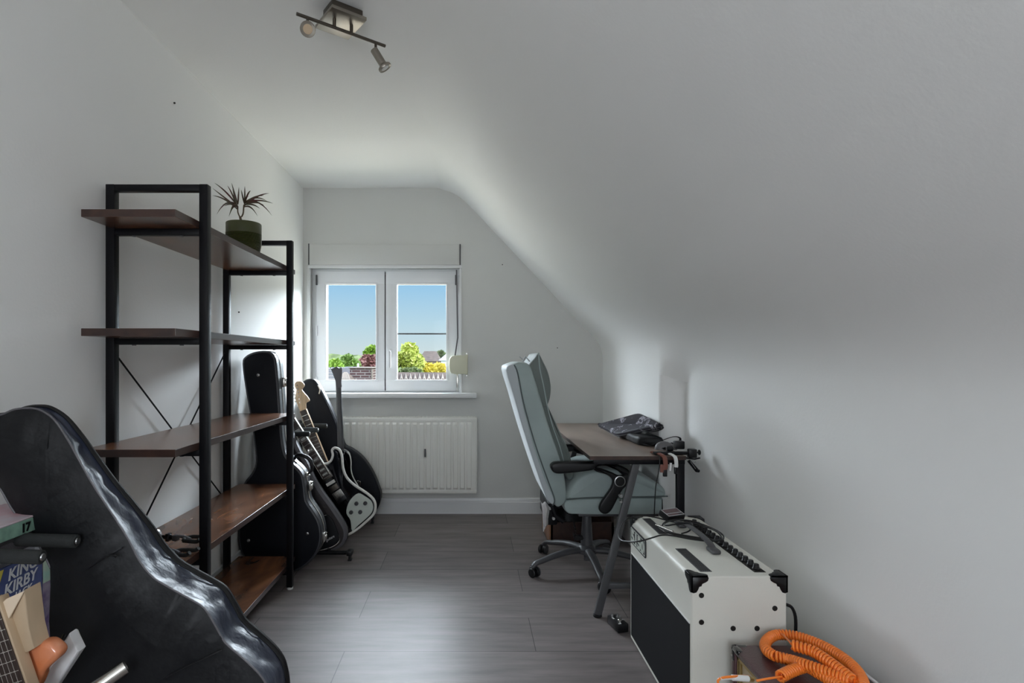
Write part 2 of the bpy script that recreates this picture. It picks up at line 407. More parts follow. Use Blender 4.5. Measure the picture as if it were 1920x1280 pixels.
for i, (a, b, g0, g1) in enumerate(sx):
    z0, z1 = wz(733), wz(508); gz0, gz1 = wz(712), wz(532.5)
    m = MB()
    m.box((a, YS, z0), (b, YS+.065, gz0), .005); m.box((a, YS, gz1), (b, YS+.065, z1), .005)
    m.box((a, YS, gz0-.004), (g0, YS+.065, gz1+.004), .005); m.box((g1, YS, gz0-.004), (b, YS+.065, gz1+.004), .005)
    s = obj('window_sash', m, M_pvc, W)
    m = MB(); ring(m, g0-.012, g1+.012, gz0-.012, gz1+.012, .014, YS-.006, YS+.004, .002)
    obj('glazing_bead', m, M_pvc, s)
    m = MB().box((g0-.004, YS+.03, gz0-.004), (g1+.004, YS+.034, gz1+.004)); obj('glass_pane', m, M_glass, s, 0)
    m = MB(); ring(m, g0-.003, g1+.003, gz0-.003, gz1+.003, .005, YS+.02, YS+.029, 0); obj('gasket', m, M_dgrey, s)
    if i == 1:
        m = MB().box((g0, YS+.036, wz(626.5)), (g1, YS+.046, wz(624))); obj('glazing_bar', m, M_dgrey, s)
    hx = a+.004 if i == 0 else b-.004
    for hz in (wz(525), wz(620), wz(716)):
        if i == 1 and hz < wz(600) : continue
        obj('hinge', MB().cyl((hx, YS-.008, hz-.04), (hx, YS-.008, hz+.04), .007, 10, .001), M_dgrey if i or hz > wz(600) else M_pvc, W)
hx, hz = wp(732), wz(662)
m = MB().box((hx-.014, YS-.012, hz-.035), (hx+.014, YS, hz+.035), .005)
hd = obj('handle_plate', m, M_pvc, W)
m = MB().cyl((hx, YS-.012, hz+.005), (hx, YS-.045, hz+.005), .009, 12); m.box((hx-.010, YS-.055, hz-.115), (hx+.010, YS-.040, hz+.02), .006)
obj('handle', m, M_pvc, hd)
m = MB().box((XL+.002, YB-.10, .905), (.045, YS+.02, .943), .006)
struct('trim_1', m, M_paint)                       # the sill board
# shutter box cover above
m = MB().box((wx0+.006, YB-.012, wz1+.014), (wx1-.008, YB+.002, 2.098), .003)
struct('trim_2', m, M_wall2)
m = MB(); m.box((wx0-.004, YB-.006, wz1+.014), (wx0+.004, YB-.002, 2.105)); m.box((wx1-.006, YB-.010, wz1+.012), (wx1+.003, YB-.002, 2.10))
struct('trim_3', m, M_dgrey)
# shutter strap and winder
t = thing('shutter_strap_winder', P(860, 684, YB-.01), 'cream plastic roller shutter strap winder on the wall beside the window', 'strap winder')
z0 = P(0,701,YB).z; z1 = P(0,666,YB).z; xa = P(842,0,YB-.03).x; xb = P(877,0,YB-.03).x
ol = [(xb, z0), (xb, z1)] + [(xa+.05, z1), (xa+.018, z1-.006), (xa+.002, z1-.028), (xa, (z0+z1)/2), (xa+.002, z0+.028), (xa+.018, z0+.006), (xa+.05, z0)]
m = MB().slab([(x, YB-.035, z) for x, z in ol], (0, .034, 0), .008); obj('housing', m, M_cream, t)
for z in (z0-.012, z1+.012): 
    s = obj('screw', MB().cyl((xb-.008, YB-.008, z), (xb-.008, YB, z), .006, 10), M_screw, t)
m = MB().box((xb-.016, YB-.006, z0-.018), (xb-.001, YB, z1+.018), .002); obj('back_plate', m, M_cream, t)
m = MB(); m.tube([(xa+.045, YB-.02, z1-.01), (wx1-.02, YB+.01, z1+.14), (wx1-.03, YB+.03, 1.905)], .007, 4, flat=.2); obj('strap', m, M_greygus, t)
m = MB().box((wx1-.03, YB+.03, wz0+.02), (wx1-.018, YB+.036, z0), .001); obj('guide_rod', m, M_chrome, t)

# tiny nails left in the walls
nl = ['tiny dark nail in the wall above and in front of the bookcase', 'tiny dark nail in the wall between the two bookcase frames', 'tiny dark nail in the window wall, close under the sloping ceiling', 'tiny dark nail in the back wall above the office chair']
for (x, y, Y, lb) in ((326,193,None,nl[0]), (447,585,None,nl[1]), (942,496,YB,nl[2]), (1045,652,YB,nl[3])):
    if Y is None:
        k = (CX-x)/1.31; p = Vector((XL, F/k, H-(y-CY)/k)); q = p+Vector((.006,0,0))
    else: p = P(x, y, YB); q = p-Vector((0,.006,0))
    solo('nail', MB().cyl(p, q, .004, 8), M_dark, lb, 'nail', group='nails left in the walls')

# ---------------- radiator
yr = 4.34; xr0 = -1.0; xr1 = P(893,0,yr).x; zt = P(0,783,yr).z; zb = P(0,925,yr).z
t = thing('radiator', ((xr0+xr1)/2, yr+.04, zb), 'cream white ribbed panel radiator on the back wall below the window', 'radiator')
pit = 12.7/(F/yr); m = MB(); pts = []; x = xr1-.035
z0, z1 = zb+.03, zt-.035; cols = []
while x > xr0+.03:
    cols += [(x, 0), (x-pit*.12, .011), (x-pit*.62, .011), (x-pit*.78, 0)]; x -= pit
cols = [(xr1-.005, 0)]+cols+[(xr0, 0)]
rows = [(z0, 0), (z0+.015, 1), (z1-.015, 1), (z1, 0)]
n = len(cols); vs = [(cx, yr+.001-d*f, z) for z, f in rows for cx, d in cols]
m.add(vs, [(r_*n+i, r_*n+i+1, (r_+1)*n+i+1, (r_+1)*n+i) for r_ in range(3) for i in range(n-1)])
m.box((xr0, yr+.002, zb), (xr1, yr+.016, zb+.032), .004); m.box((xr0, yr+.002, zt-.038), (xr1, yr+.016, zt), .004)
m.box((xr0, yr+.005, zb), (xr1, yr+.014, zt))
obj('front_panel', m, M_rad, t, 30)
obj('rear_panel', MB().box((xr0+.01, yr+.075, zb+.01), (xr1-.01, yr+.088, zt-.01), .004), M_rad, t)
obj('side_cover', MB().box((xr1-.002, yr+.002, zb+.01), (xr1+.006, yr+.088, zt-.005), .003), M_rad, t)
m = MB(); m.box((xr0, yr+.006, zt-.004), (xr1+.004, yr+.016, zt+.004)); m.box((xr0, yr+.078, zt-.004), (xr1+.004, yr+.088, zt+.004))
i = xr0
while i < xr1: m.box((i, yr+.01, zt-.001), (i+.006, yr+.082, zt+.002)); i += .028
obj('top_grille', m, M_rad, t, 0)
for x in (xr0+.2, xr1-.2): obj('wall_bracket', MB().box((x-.015, yr+.08, zt-.2), (x+.015, YB-.001, zt-.1)), M_rad, t)
obj('badge', MB().box((P(796,0,yr).x, yr-.012, P(0,856,yr).z), (P(798.5,0,yr).x, yr-.006, P(0,841,yr).z)), M_dgrey, t)

# ================================================================== THE BOOKCASE
A_, B_ = 2.02, 2.975                                  # the two end frames
xw0, xw1, xp0, xp1 = -1.293, -1.262, -.962, -.932     # wall-side and room-side posts
t = thing('open_bookcase', (-1.11, 2.5, 0), 'tall open bookcase with black metal end frames and five rustic brown boards', 'bookcase')
ZT = 1.821
for Y in (A_, B_):
    m = MB()
    m.box((xw0, Y, .012), (xw1, Y+.03, ZT), .002); m.box((xp0, Y, .012), (xp1, Y+.03, ZT), .002)
    m.box((xw1, Y+.0005, ZT-.024), (xp0, Y+.0295, ZT-.0005), .002)
    for z in (1.690, 1.302, .907, .520, .125): m.box((xw1, Y+.003, z-.049), (xp0, Y+.027, z-.026), .001)
    fr = obj('end_frame', m, M_black, t)
    for x in ((xw0+xw1)/2, (xp0+xp1)/2):
        obj('foot', MB().cyl((x, Y+.015, 0), (x, Y+.015, .014), .016, 16, .002), M_white, fr)
    for z in (1.690, 1.302, .907, .520, .125):
        for x in (-1.20, -1.03): obj('bolt', MB().cyl((x, Y+.015, z-.052), (x, Y+.015, z-.049), .007, 10), M_dgrey, fr)
for z in (1.690, 1.302, .907, .520, .125):
    x1 = -.962; 
    s = obj('shelf_board', MB().box((-1.27, 1.86, z-.025), (x1, 3.125, z), .0012), [M_shelf], t, 0)
    me = s.data; me.materials.append(M_shelfedge)
    for p_ in me.polygons:
        if abs(p_.normal.z) < .9: p_.material_index = 1
for (za, zb_, yc) in ((1.27, .60, 0), ):
    obj('cross_brace', MB().cyl((-1.287, A_+.03, 1.235), (-1.287, B_, .48), .0035, 8), M_black, t); obj('cross_brace', MB().cyl((-1.281, A_+.03, .40), (-1.281, B_, 1.235), .0035, 8), M_black, t)
    obj('brace_disc', MB().cyl((-1.292, 2.49, .825), (-1.275, 2.49, .825), .012, 12), M_black, t)

# pot plant
py = 2.77; kp = F/py; px_ = (457-CX)/kp
t = thing('potted_dracaena', (px_, py, 1.690), 'small spiky dragon plant in a ribbed olive green pot on the top shelf', 'plant')
rt = 31.5/kp; hp = (674-419)/kp+1.2-1.690
pr = [(rt*.80, 0), (rt*.86, .004)]
for i in range(20): 
    z = .008+i*.0056; rr = rt*(.84+.16*min(1, z/.07)); pr += [(rr-.0022, z), (rr+.0010, z+.002)]
pr += [(rt, .125), (rt, hp-.003), (rt-.002, hp), (rt-.006, hp-.002), (rt-.007, hp-.02), (.001, hp-.02)]
zb_ = 1.690
obj('pot', MB().lathe(pr, (px_, py, zb_), n=40), M_olive, t)
obj('soil', MB().lathe([(rt-.0065, 0), (rt-.0065, .004), (.002, .008)], (px_, py, zb_+hp-.022), n=24), M_soil, t)
sb = Vector((px_+.003, py, zb_+hp-.02))
def Q(x, y, dy=0): return P(x, y, py+dy)+Vector((0,0,.012))
s1 = [sb, Q(449.5,411), Q(446,402), Q(446,392)]; s2 = [sb, Q(453,411), Q(456,404), Q(457,392), Q(458,388)]
m = MB().tube(cat([sb+Vector((0,0,-.002)), Q(451,415), Q(451,410)], 3, False), .0055, 8)
m.tube(cat(s1[1:], 4, False), .0032, 7); m.tube(cat(s2[1:], 4, False), .0036, 7)
st = obj('stem', m, M_stem, t)
def leaf(a, tip, sag, w, side):
    a = Vector(a); tip = Vector(tip); m = MB(); n = 9; vs = []
    d = (tip-a); u = d.cross(Vector((0,1,.35))).normalized()
    for i in range(n+1):
        s_ = i/n; c = a+d*s_+Vector((0,0,1))*sag*4*s_*(1-s_)
        ww = w*(math.sin(math.pi*min(1, (s_*.93+.07)))**.6)*(1-s_*.5)
        vs += [c-u*ww, c+Vector((0,ww*.5,-ww*.35)), c+u*ww]
    fs = []
    for i in range(n):
        for j in (0, 1): fs.append((i*3+j, i*3+j+1, i*3+3+j+1, i*3+3+j))
    m.add(vs, fs); m.add([v+Vector((0,.0006,0)) for v in vs], [f[::-1] for f in fs]); return m
LA = [(401,347,.01,-.10), (398,357,.0,-.05), (398,371,.012,.03), (426,352,.01,.05), (436,358,-.01,.12), (434,347,0,-.02), (448,355,0,.02), (406,407,.035,-.03), (429,411,.022,.05), (424,386,.01,-.10), (420,391,.01,.12), (440,376,0,.08), (432,400,.02,-.08)]
LB = [(505,367,.012,-.03), (459,353,0,.02), (501,382,.018,.05), (512,386,.01,-.05), (510,409,.03,.02), (483,410,.018,-.08), (466,374,.015,.08), (495,371,.01,.10), (496,390,.012,-.12), (488,396,.01,.12), (452,360,0,-.1), (470,362,.01,-.12), (478,380,.01,.14)]
for a, L_ in ((s1[-1], LA), (s2[-1], LB)):
    for i, (x, y, sag, dy) in enumerate(L_):
        st0 = a+Vector((random.uniform(-.003,.003), random.uniform(-.003,.003), random.uniform(-.014,.012)))
        obj('leaf', leaf(st0, Q(x, y, dy*.7), sag*1.15, .0050, 0), M_leaf, t, 60)

# black clamp bracket gear on the fourth shelf
def hanger(name, o, ang, label, flip=1, s=1.0):
    t = thing(name, o, label, 'wall hanger', 'guitar wall hangers on the fourth shelf', rot=Matrix.Rotation(R(ang), 3, 'Z'))
    Mx = t.matrix_basis
    def T(p): return Mx @ (Vector(p)*s)
    m = MB(); m.lathe([(.001,0), (.032*s,0), (.034*s,.004), (.03*s,.008), (.014*s,.012), (.011*s,.03)], T((0,0,.034)), (Mx.to_3x3() @ Vector((1,0,0))), 24); obj('flange', m, M_screw, t)
    m = MB(); m.cyl(T((.01,0,.034)), T((.10,0,.034)), .0095*s, 14); m.cyl(T((.062,0,.034)), T((.082,0,.034)), .018*s, 12, .003)
    for a in range(0, 360, 60): m.cyl(T((.064,.016*math.cos(R(a)),.034+.016*math.sin(R(a)))), T((.080,.016*math.cos(R(a)),.034+.016*math.sin(R(a)))), .005*s, 8)
    obj('shaft', m, M_black, t)
    m = MB(); m.tube([T(p) for p in cat([(.10,0,.036), (.13,.0,.042), (.16,0,.040), (.19,0,.030)], 4, False)], .013*s, 10, flat=.5)
    m.box((.10,-.014,.02), (.125,.014,.048), .004, M=Mx@Matrix.Scale(s,4)); obj('yoke_plate', m, M_dgrey, t)
    for sg in (-1, 1):
        m = MB(); m.tube([T(p) for p in cat([(.165,sg*.008,.034), (.18,sg*.030,.034), (.215,sg*.034,.034), (.25,sg*.034,.034), (.268,sg*.034,.046)], 4, False)], .0098*s, 10)
        obj('padded_arm', m, M_foam, t)
    return t
hanger('guitar_hanger', (-1.168, 2.115, .520), -11, 'black guitar wall hanger with steel flange lying on the fourth shelf', s=.76)
hanger('guitar_hanger', (-1.13, 1.965, .520), -8, 'black guitar wall hanger without flange, half hidden behind the big gig bag', s=.72)

# ================================================================== CEILING LIGHT
pc = Vector((-.495, 2.185, 2.54))
bl = P(556, 31, 2.085); br_ = P(722, 84, 2.30); bl.z = br_.z = 2.462
ax = (br_-bl).normalized(); mid = (bl+br_)/2; sd = Vector((ax.y, -ax.x, 0))       # sd points toward the camera side
rot = Matrix((ax, Vector((0,0,1)).cross(ax), Vector((0,0,1)))).transposed()
t = thing('ceiling_spot_light', (mid.x, mid.y, 2.54), 'nickel bar ceiling light with two swivel spots', 'ceiling lamp', rot=rot)
Mx = t.matrix_basis
m = MB().box((-.062,-.045,-.030), (.062,.045,0), .003, M=Mx); obj('canopy', m, M_dchrome, t)
m = MB().box((-.070,-.062,-.044), (.070,.105,-.031), .002, M=Mx); obj('cover_plate', m, M_lchrome, t)
for x in (-.035, .035): obj('post', MB().cyl(Mx @ Vector((x,-.0,-.044)), Mx @ Vector((x,0,-.076)), .0065, 12), M_dchrome, t)
m = MB().tube([bl, br_], .0062, 14); obj('bar', m, M_dchrome, t)
# left spot: seen into its reflector
def spot(base, drop, d, label):
    base = Vector(base); j = base-Vector((0,0,drop)); d = Vector(d).normalized()
    s = obj('spot_arm', MB().cyl(base, j, .0052, 10), M_dchrome, t)
    m = MB().lathe([(.002,0), (.0145,0), (.0155,.003), (.0155,.062), (.0165,.066), (.0265,.074), (.0275,.080), (.0265,.084), (.019,.081), (.002,.078)], j-d*.014, d, 24)
    h = obj('spot_head', m, M_lchrome, s, label=label); return j, d
j, d = spot(bl+(br_-bl)*.115, .050, (.28,-.95,-.42), None)
m = MB().lathe([(.001,.0), (.0165,0), (.0165,.003), (.001,.003)], j+d*.0655, d, 24); obj('lamp_glass', m, M_tan, t, label='amber lamp face')
j, d = spot(bl+(br_-bl)*.885, .040, (.40,.10,-.62), None)
m = MB().lathe([(.001,.0), (.0165,0), (.0165,.003), (.001,.003)], j+d*.0655, d, 24); obj('lamp_glass', m, M_white, t)

# ================================================================== DESK
t = thing('desk', (.80, 3.43, 0), 'brown topped desk with black slanted metal legs, an office chair pushed under it', 'desk')
dx0, dx1, dy0, dy1, dz = .566, 1.026, 2.722, 4.13, .74
s = obj('desktop', MB().box((dx0, dy0, dz-.018), (dx1, dy1, dz), .0012), [M_desk, M_shelfedge], t, 0)
for p_ in s.data.polygons:
    if abs(p_.normal.z) < .9: p_.material_index = 1
def bar(m, a, b, w, h, bev=.002):
    a = Vector(a); b = Vector(b); d = (b-a); L_ = d.length; d.normalize()
    y = Vector((0,1,0)); y = (y-d*y.dot(d)).normalized() if abs(d.y) < .9 else Vector((1,0,0)); x = y.cross(d)
    M_ = Matrix.Translation(a) @ Matrix((x, y, d)).transposed().to_4x4()
    return m.box((-w/2,-h/2,0), (w/2,h/2,L_), bev, M=M_)
m = MB(); m.box((dx0+.02, dy0+.006, dz-.040), (dx1-.004, dy0+.030, dz-.018), .001); m.box((dx0+.02, dy1-.03, dz-.040), (dx1-.004, dy1-.006, dz-.018), .001)
m.box((dx0+.09, dy0+.03, dz-.038), (dx0+.115, dy1-.03, dz-.0185), .001); m.box((dx1-.115, dy0+.03, dz-.038), (dx1-.09, dy1-.03, dz-.0185), .001)
obj('top_frame', m, M_black, t)
for yy, fo in ((dy0+.02, -.07), (dy1-.02, 0)):
    m = MB(); bar(m, (.592, yy+fo, .008), (.792, yy, dz-.038), .034, .022); lg = obj('slanted_leg', m, M_dgrey, t)
    obj('foot', MB().cyl((.592, yy+fo, 0), (.592, yy+fo, .010), .021, 16, .002), M_blackp, lg)
    m = MB(); m.box((.985, yy-.012, .008), (1.022, yy+.012, dz-.038), .002); lg = obj('upright_leg', m, M_black, t)
    obj('foot', MB().cyl((1.003, yy, 0), (1.003, yy, .010), .016, 16, .002), M_blackp, lg)
    m = MB(); m.box((.635, yy+fo*.8-.008, .125), (.99, yy+fo*.8+.012, .15), .002); obj('crossbar', m, M_dgrey, t)
p = P(1166, 938, 2.69)
obj('bolt', MB().cyl(p+Vector((-.006,-.012,.022)), p+Vector((-.006,.01,.022)), .009, 12, .002), M_screw, t); obj('bolt', MB().cyl(p+Vector((-.006,-.012,-.004)), p+Vector((-.006,.01,-.004)), .006, 12), M_screw, t)

# ---- things on the desk
cs = [Vector((.835,3.72,.756)), Vector((.856,3.30,.744)), Vector((1.028,3.00,.838)), Vector((1.003,3.34,.868))]
def rounded(cs, f=.12, n=4):
    out = []; N_ = len(cs)
    for i in range(N_):
        a, b, c = cs[i-1], cs[i], cs[(i+1) % N_]; p0 = b+(a-b)*f; p1 = b+(c-b)*f
        for k in range(n+1):
            s_ = k/n; out.append(p0*(1-s_)**2+b*2*s_*(1-s_)+p1*s_**2)
    return out
c_ = sum(cs, Vector())/4; nrm = (cs[1]-cs[0]).cross(cs[3]-cs[0]).normalized()
if nrm.z < 0: nrm = -nrm
t = thing('laptop_sleeve', c_-nrm*.02, 'padded black laptop bag with a pale splatter print, tilted on the desk', 'laptop bag')
def den(pts, k=3):
    out = []
    for i in range(len(pts)):
        for j in range(k): out.append(pts[i].lerp(pts[(i+1) % len(pts)], j/k))
    return out
body = rounded(cs, .10)
obj('sleeve_body', MB().slab([p+nrm*.0 for p in body], nrm*.034, .014), M_splat, t)
zl = [p+nrm*.017+(p-c_).normalized()*.0015 for p in body]
obj('zip', MB().tube(zl, .0022, 6, closed=True), M_dgrey, t)
hp_ = [cs[1].lerp(cs[2], s_)+nrm*.014 for s_ in (.55, .62, .75, .88, .94)]
out_ = (cs[2]-cs[3]).normalized()
m = MB().tube(cat([hp_[0], hp_[1]+out_*.03, hp_[2]+out_*.045, hp_[3]+out_*.035, hp_[4]], 4, False), .006, 8, flat=.5); obj('handle', m, M_blackp, t)
m = MB().tube(cat([(.90,3.12,.765), (.93,2.99,.752), (.98,2.97,.775), (1.05,2.965,.80), (1.09,2.975,.79), (1.085,2.985,.76)], 4, False), .0065, 8, flat=.3)
obj('shoulder_strap', m, M_nylon, t)
# folded cloth / case under the sleeve
b1 = [Vector((.875,3.42,.7405)), Vector((.89,3.05,.7405)), Vector((1.015,2.98,.7405)), Vector((1.015,3.36,.7405))]
solo('flat_case', MB().slab(rounded(b1, .15), (0,0,.05), .018), M_nylon, 'flat black pouch under the tilted laptop bag', 'pouch')
mo = Vector((1.0, 2.93, .7405))
t = thing('computer_mouse', mo, 'grey and black computer mouse on the desk near the wall', 'computer mouse')
def blob(c, rx, ry, rz, ang=0, cut=0, n=16, M_=None):
    vs = []; fs = []; q = Matrix.Rotation(R(ang), 3, 'Z')
    for i in range(n//2+1):
        a = math.pi/2*i/(n//2)
        for j in range(n*2):
            b = math.pi*j/n; cz = math.cos(a)
            e = lambda v: math.copysign(abs(v)**.8, v)
            vs.append(Vector(c)+q @ Vector((rx*e(math.cos(b))*cz, ry*e(math.sin(b))*cz, rz*math.sin(a)*(1-.25*math.cos(b)*cz))))
    for i in range(n//2):
        for j in range(n*2): fs.append((i*2*n+j, i*2*n+(j+1) % (2*n), (i+1)*2*n+(j+1) % (2*n), (i+1)*2*n+j))
    fs.append(tuple(range(2*n))[::-1]); return MB().add(vs, fs)
obj('shell', blob(mo, .056, .032, .040, -6), M_graym, t)
m = MB().slab([mo+Vector(p) for p in [(-.035,-.0325,.010), (.0,-.035,.020), (.035,-.034,.018), (.05,-.026,.008), (.02,-.034,.005), (-.02,-.034,.004)]], (0,.006,0), .002); obj('side_grip', m, M_blackp, t)
obj('scroll_wheel', MB().cyl(mo+Vector((.030,-.003,.026)), mo+Vector((.030,.003,.026)), .009, 14), M_blackp, t)
# clamp-on arm at the desk corner
t = thing('desk_clamp_arm', (1.02, 2.78, .74), 'black clamp-on microphone arm folded flat over the desk corner', 'clamp arm')
m = MB(); m.box((.882, 2.745, .742), (1.065, 2.772, .756), .003); m.box((.96, 2.765, .742), (1.085, 2.80, .7475), .002); obj('flat_bar', m, M_black, t)
m = MB().box((1.00, 2.80, .760), (1.050, 2.83, .800), .006); m.cyl((.955,2.79,.762), (.985,2.79,.768), .014, 14, .003); obj('joint_block', m, M_blackp, t)
m = MB().box((1.048, 2.742, .727), (1.088, 2.775, .770), .006); obj('clamp_body', m, M_blackp, t)
m = MB(); m.cyl((1.088,2.76,.752), (1.10,2.76,.752), .003, 8); m.cyl((1.099,2.76,.752), (1.107,2.76,.752), .013, 14, .002); obj('thumb_screw', m, M_blackp, t)
m = MB(); m.tube([(1.03,2.745,.728), (1.075,2.745,.722), (1.10,2.745,.728)], .007, 8, flat=.5); m.tube([(1.045,2.742,.715), (1.065,2.742,.692), (1.085,2.742,.668), (1.096,2.742,.665)], [.008,.009,.010,.007], 8); obj('lever', m, M_black, t)
m = MB(); m.tube([(1.050,2.733,.713), (1.075,2.733,.678)], .0014, 6); m.cyl((1.058,2.737,.711),(1.077,2.737,.711),.0028,8); obj('spring', m, M_screw, t)
# capos hanging over the desk edge
def capo(x, col, w, label, z1, tip=True):
    t = thing('capo', (x, 2.717, .74), label, 'capo', 'capos on the desk edge')
    m = MB().tube(cat([(x-.028,2.80,.7475), (x-.012,2.745,.7475), (x,2.708,.738), (x+.003,2.700,.70), (x-.002,2.700,z1)], 4, False), w, 8, flat=.45); obj('body', m, col, t)
    if tip: obj('rubber_tip', MB().box((x-w*.7,2.693,z1-.030), (x+w*.7,2.706,z1+.002), .002), M_blackp, t)
    return t
t1 = capo(.917, M_bagstrap, .013, 'brown capo hooked over the front edge of the desk', .678)
obj('lever', MB().box((.893,2.694,.667), (.914,2.703,.705), .003), M_bagstrap, t1)
t1 = capo(.968, M_white, .0105, 'white capo hooked over the front edge of the desk by the leg', .690)
obj('lever', MB().tube([(.945,2.700,.712), (.940,2.696,.676)], .0055, 8), M_white, t1)
solo('charging_cable', MB().tube(cat([(.885,2.74,.7425), (.890,2.71,.742), (.8935,2.703,.72), (.887,2.704,.66), (.876,2.706,.60), (.872,2.712,.50), (.874,2.73,.35), (.875,2.76,.2), (.88,2.83,.06), (.90,2.92,.006), (.94,2.98,.004)], 5, False), .0024, 6), M_blackp, 'thin black cable hanging from the desk front edge', 'cable')
# ================================================================== OFFICE CHAIR
hub = Vector((.665, 3.28, 0)); YN = 3.02; YF = 3.50
t = thing('office_chair', hub, 'grey-green padded office chair with a soft pillow, facing the desk', 'office chair')
def cz(px, Y, Yto, r, mat_, name, n=3, parent=t, seg=5, lab=None):
    ol = [Vector((min(p.x, 1.018), p.y, p.z)) for p in trace(px, Y, n)]; return obj(name, MB().slab(ol, (0, Yto-Y, 0), r, seg=seg, ri=r*.26), mat_, parent, 50, label=lab)
# backrest: rear shell, thick body, soft pad, pillow
bk = cz([(951,690),(962,681),(978,678),(994,684),(1003,706),(1016,750),(1034,810),(1052,860),(1061,900),(1064,935),(1053,950),(1040,948),(1018,905),(1003,862),(987,808),(972,752),(958,715)], YN, YF, .05, M_chairf, 'backrest', lab='grey-green backrest')
# rear face cover, window light painted in as a lighter cloth
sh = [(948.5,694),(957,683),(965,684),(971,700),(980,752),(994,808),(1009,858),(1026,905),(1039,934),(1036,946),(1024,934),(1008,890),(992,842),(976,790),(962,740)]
obj('back_cover', MB().slab(trace(sh, YN-.002, 3), (0, YF-YN+.004, 0), .035, ri=.005), M_chairb, bk, 50, label='back cover lightened as if window-lit')
m = MB().tube(trace([(964,684),(971,700),(981,752),(996,808),(1012,858),(1029,905),(1040,936),(1036,947)], YN-.0015, 4, False), .0035, 6); obj('piping', m, M_pipe, bk)
def pillow(name, px, Y0, Y1, mat_, puff, seed, parent):
    """soft pillow from a side outline, bulging and wrinkled"""
    ol = trace(px, Y0, 4); m = MB().slab(ol, (0, Y1-Y0, 0), puff, seg=6, ri=.006 if puff < .04 else .018); 
    for v in m.v: v.x = min(v.x, 1.020)
    return obj(name, m, mat_, parent, 80)
pillow('lumbar_pad', [(1000,700),(1009,716),(1022,748),(1036,778),(1052,812),(1066,842),(1074,872),(1077,892),(1066,900),(1053,872),(1040,838),(1026,800),(1013,766),(1003,732)], YN+.03, YF-.03, M_chairp, .035, 1, bk)
pw = obj('head_pillow', MB().slab(trace([(990,690),(1000,672),(1010,661),(1020,678),(1029,698),(1034,722),(1033,744),(1026,762),(1014,762),(1006,740),(998,716)], YN+.02, 4), (0, YF-YN-.05, 0), .05, seg=6, ri=.010), M_chairp, t, 80, label='darker pillow tied to the headrest')
m = MB().tube(trace([(1010,661),(1012,690),(1019,722),(1026,760)], YN+.018, 4, False), .0035, 6)
m.tube(trace([(1026,760),(1036,798),(1050,838),(1061,880)], YN+.026, 4, False), .003, 6); obj('piping', m, M_chairf, pw)
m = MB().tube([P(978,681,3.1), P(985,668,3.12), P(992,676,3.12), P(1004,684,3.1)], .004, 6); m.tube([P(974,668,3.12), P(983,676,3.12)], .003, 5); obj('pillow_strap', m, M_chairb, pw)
# seat
st_ = cz([(1057,948),(1062,938),(1080,934.5),(1150,933),(1235,933),(1246,938),(1249,950),(1244,962),(1230,965),(1090,965),(1064,962)], YN+.005, YF, .03, M_chairf, 'seat')
pillow('seat_cushion', [(1062,930),(1070,912),(1085,894),(1110,882),(1150,878),(1190,884),(1225,900),(1245,914),(1254,924),(1250,932),(1225,935),(1150,935),(1080,938),(1064,938)], YN-.02, YF-.01, M_chairf, .045, 2, st_)
m = MB().tube(trace([(1062,936),(1100,933),(1160,931.5),(1215,931),(1252,930)], YN-.020, 4, False), .0035, 6); obj('piping', m, M_pipe, st_)
m = MB().box(tuple(P(1085,968,3.10)), tuple(P(1235,963,3.10)+Vector((0,.34,0))), .002); obj('seat_pan', m, M_dgrey, t)
# side cushion flap seen behind the armrest
# armrests
def arm(Y, far=False):
    kx = lambda pts: [P(x, y, 2.93)+Vector((0, Y-2.93, 0)) for x, y in pts]
    a = obj('armrest', MB().slab(cat(kx([(1033,877),(1036,870),(1048,866.5),(1100,867),(1128,866),(1152,869),(1178,880),(1185,893),(1172,893),(1150,876),(1128,873.5),(1118,877),(1110,882),(1060,888),(1040,887)]), 3), (0,.055,0), .012), M_blackp, t, 50)
    m = MB().slab(cat(kx([(1112,876),(1125,878),(1148,886),(1162,892),(1178,888),(1186,895),(1180,908),(1168,918),(1156,940),(1146,958),(1136,964),(1126,960),(1124,950),(1132,935),(1146,915),(1149,900),(1138,890),(1118,884)]), 3), (0,.030,0), .009)
    obj('arm_support', m, M_blackp, a)
    c = kx([(1162,902)])[0]
    obj('pivot_ring', MB().lathe([(.028,0), (.028,.006), (.024,.007), (.024,0)], c, (0,-1,0), 28), M_screw, a)
    obj('pivot_cap', MB().lathe([(.001,0), (.0235,0), (.0235,.004), (.001,.005)], c, (0,-1,0), 24), M_blackp, a)
arm(2.93); arm(3.53)
# mechanism, gas column, star base
m = MB().box((.56, 3.16, .345), (.80, 3.40, .385), .01); m.box((.44, 3.22, .36), (.60, 3.34, .39), .01); obj('tilt_mechanism', m, M_black, t)
m = MB(); m.box((.415, 3.10, .30), (.47, 3.44, .425), .01); m.tube([(.43, 3.08, .43), (.455, 3.08, .36), (.50, 3.08, .33)], .016, 8)
mk = obj('backrest_bracket', m, M_black, t)
for q in ((.425,3.07,.40), (.445,3.07,.345), (.41,3.07,.36)): obj('bolt', MB().cyl(q, Vector(q)+Vector((0,.02,0)), .008, 10), M_screw, mk)
m = MB(); m.cyl(hub+Vector((0,0,.20)), hub+Vector((0,0,.36)), .020, 24); obj('gas_lift', m, M_dgrey, t)
m = MB(); m.lathe([(.026,.0), (.034,.002), (.034,.05), (.030,.12), (.026,.19), (.024,.20)], hub+Vector((0,0,.105)), n=24); m.lathe([(.03,0), (.055,.01), (.058,.035), (.045,.05), (.034,.055)], hub+Vector((0,0,.085)), n=28)
m.cyl(hub+Vector((0,0,.05)), hub+Vector((0,0,.09)), .016, 16)
bs = obj('hub_column', m, M_dgrey, t)
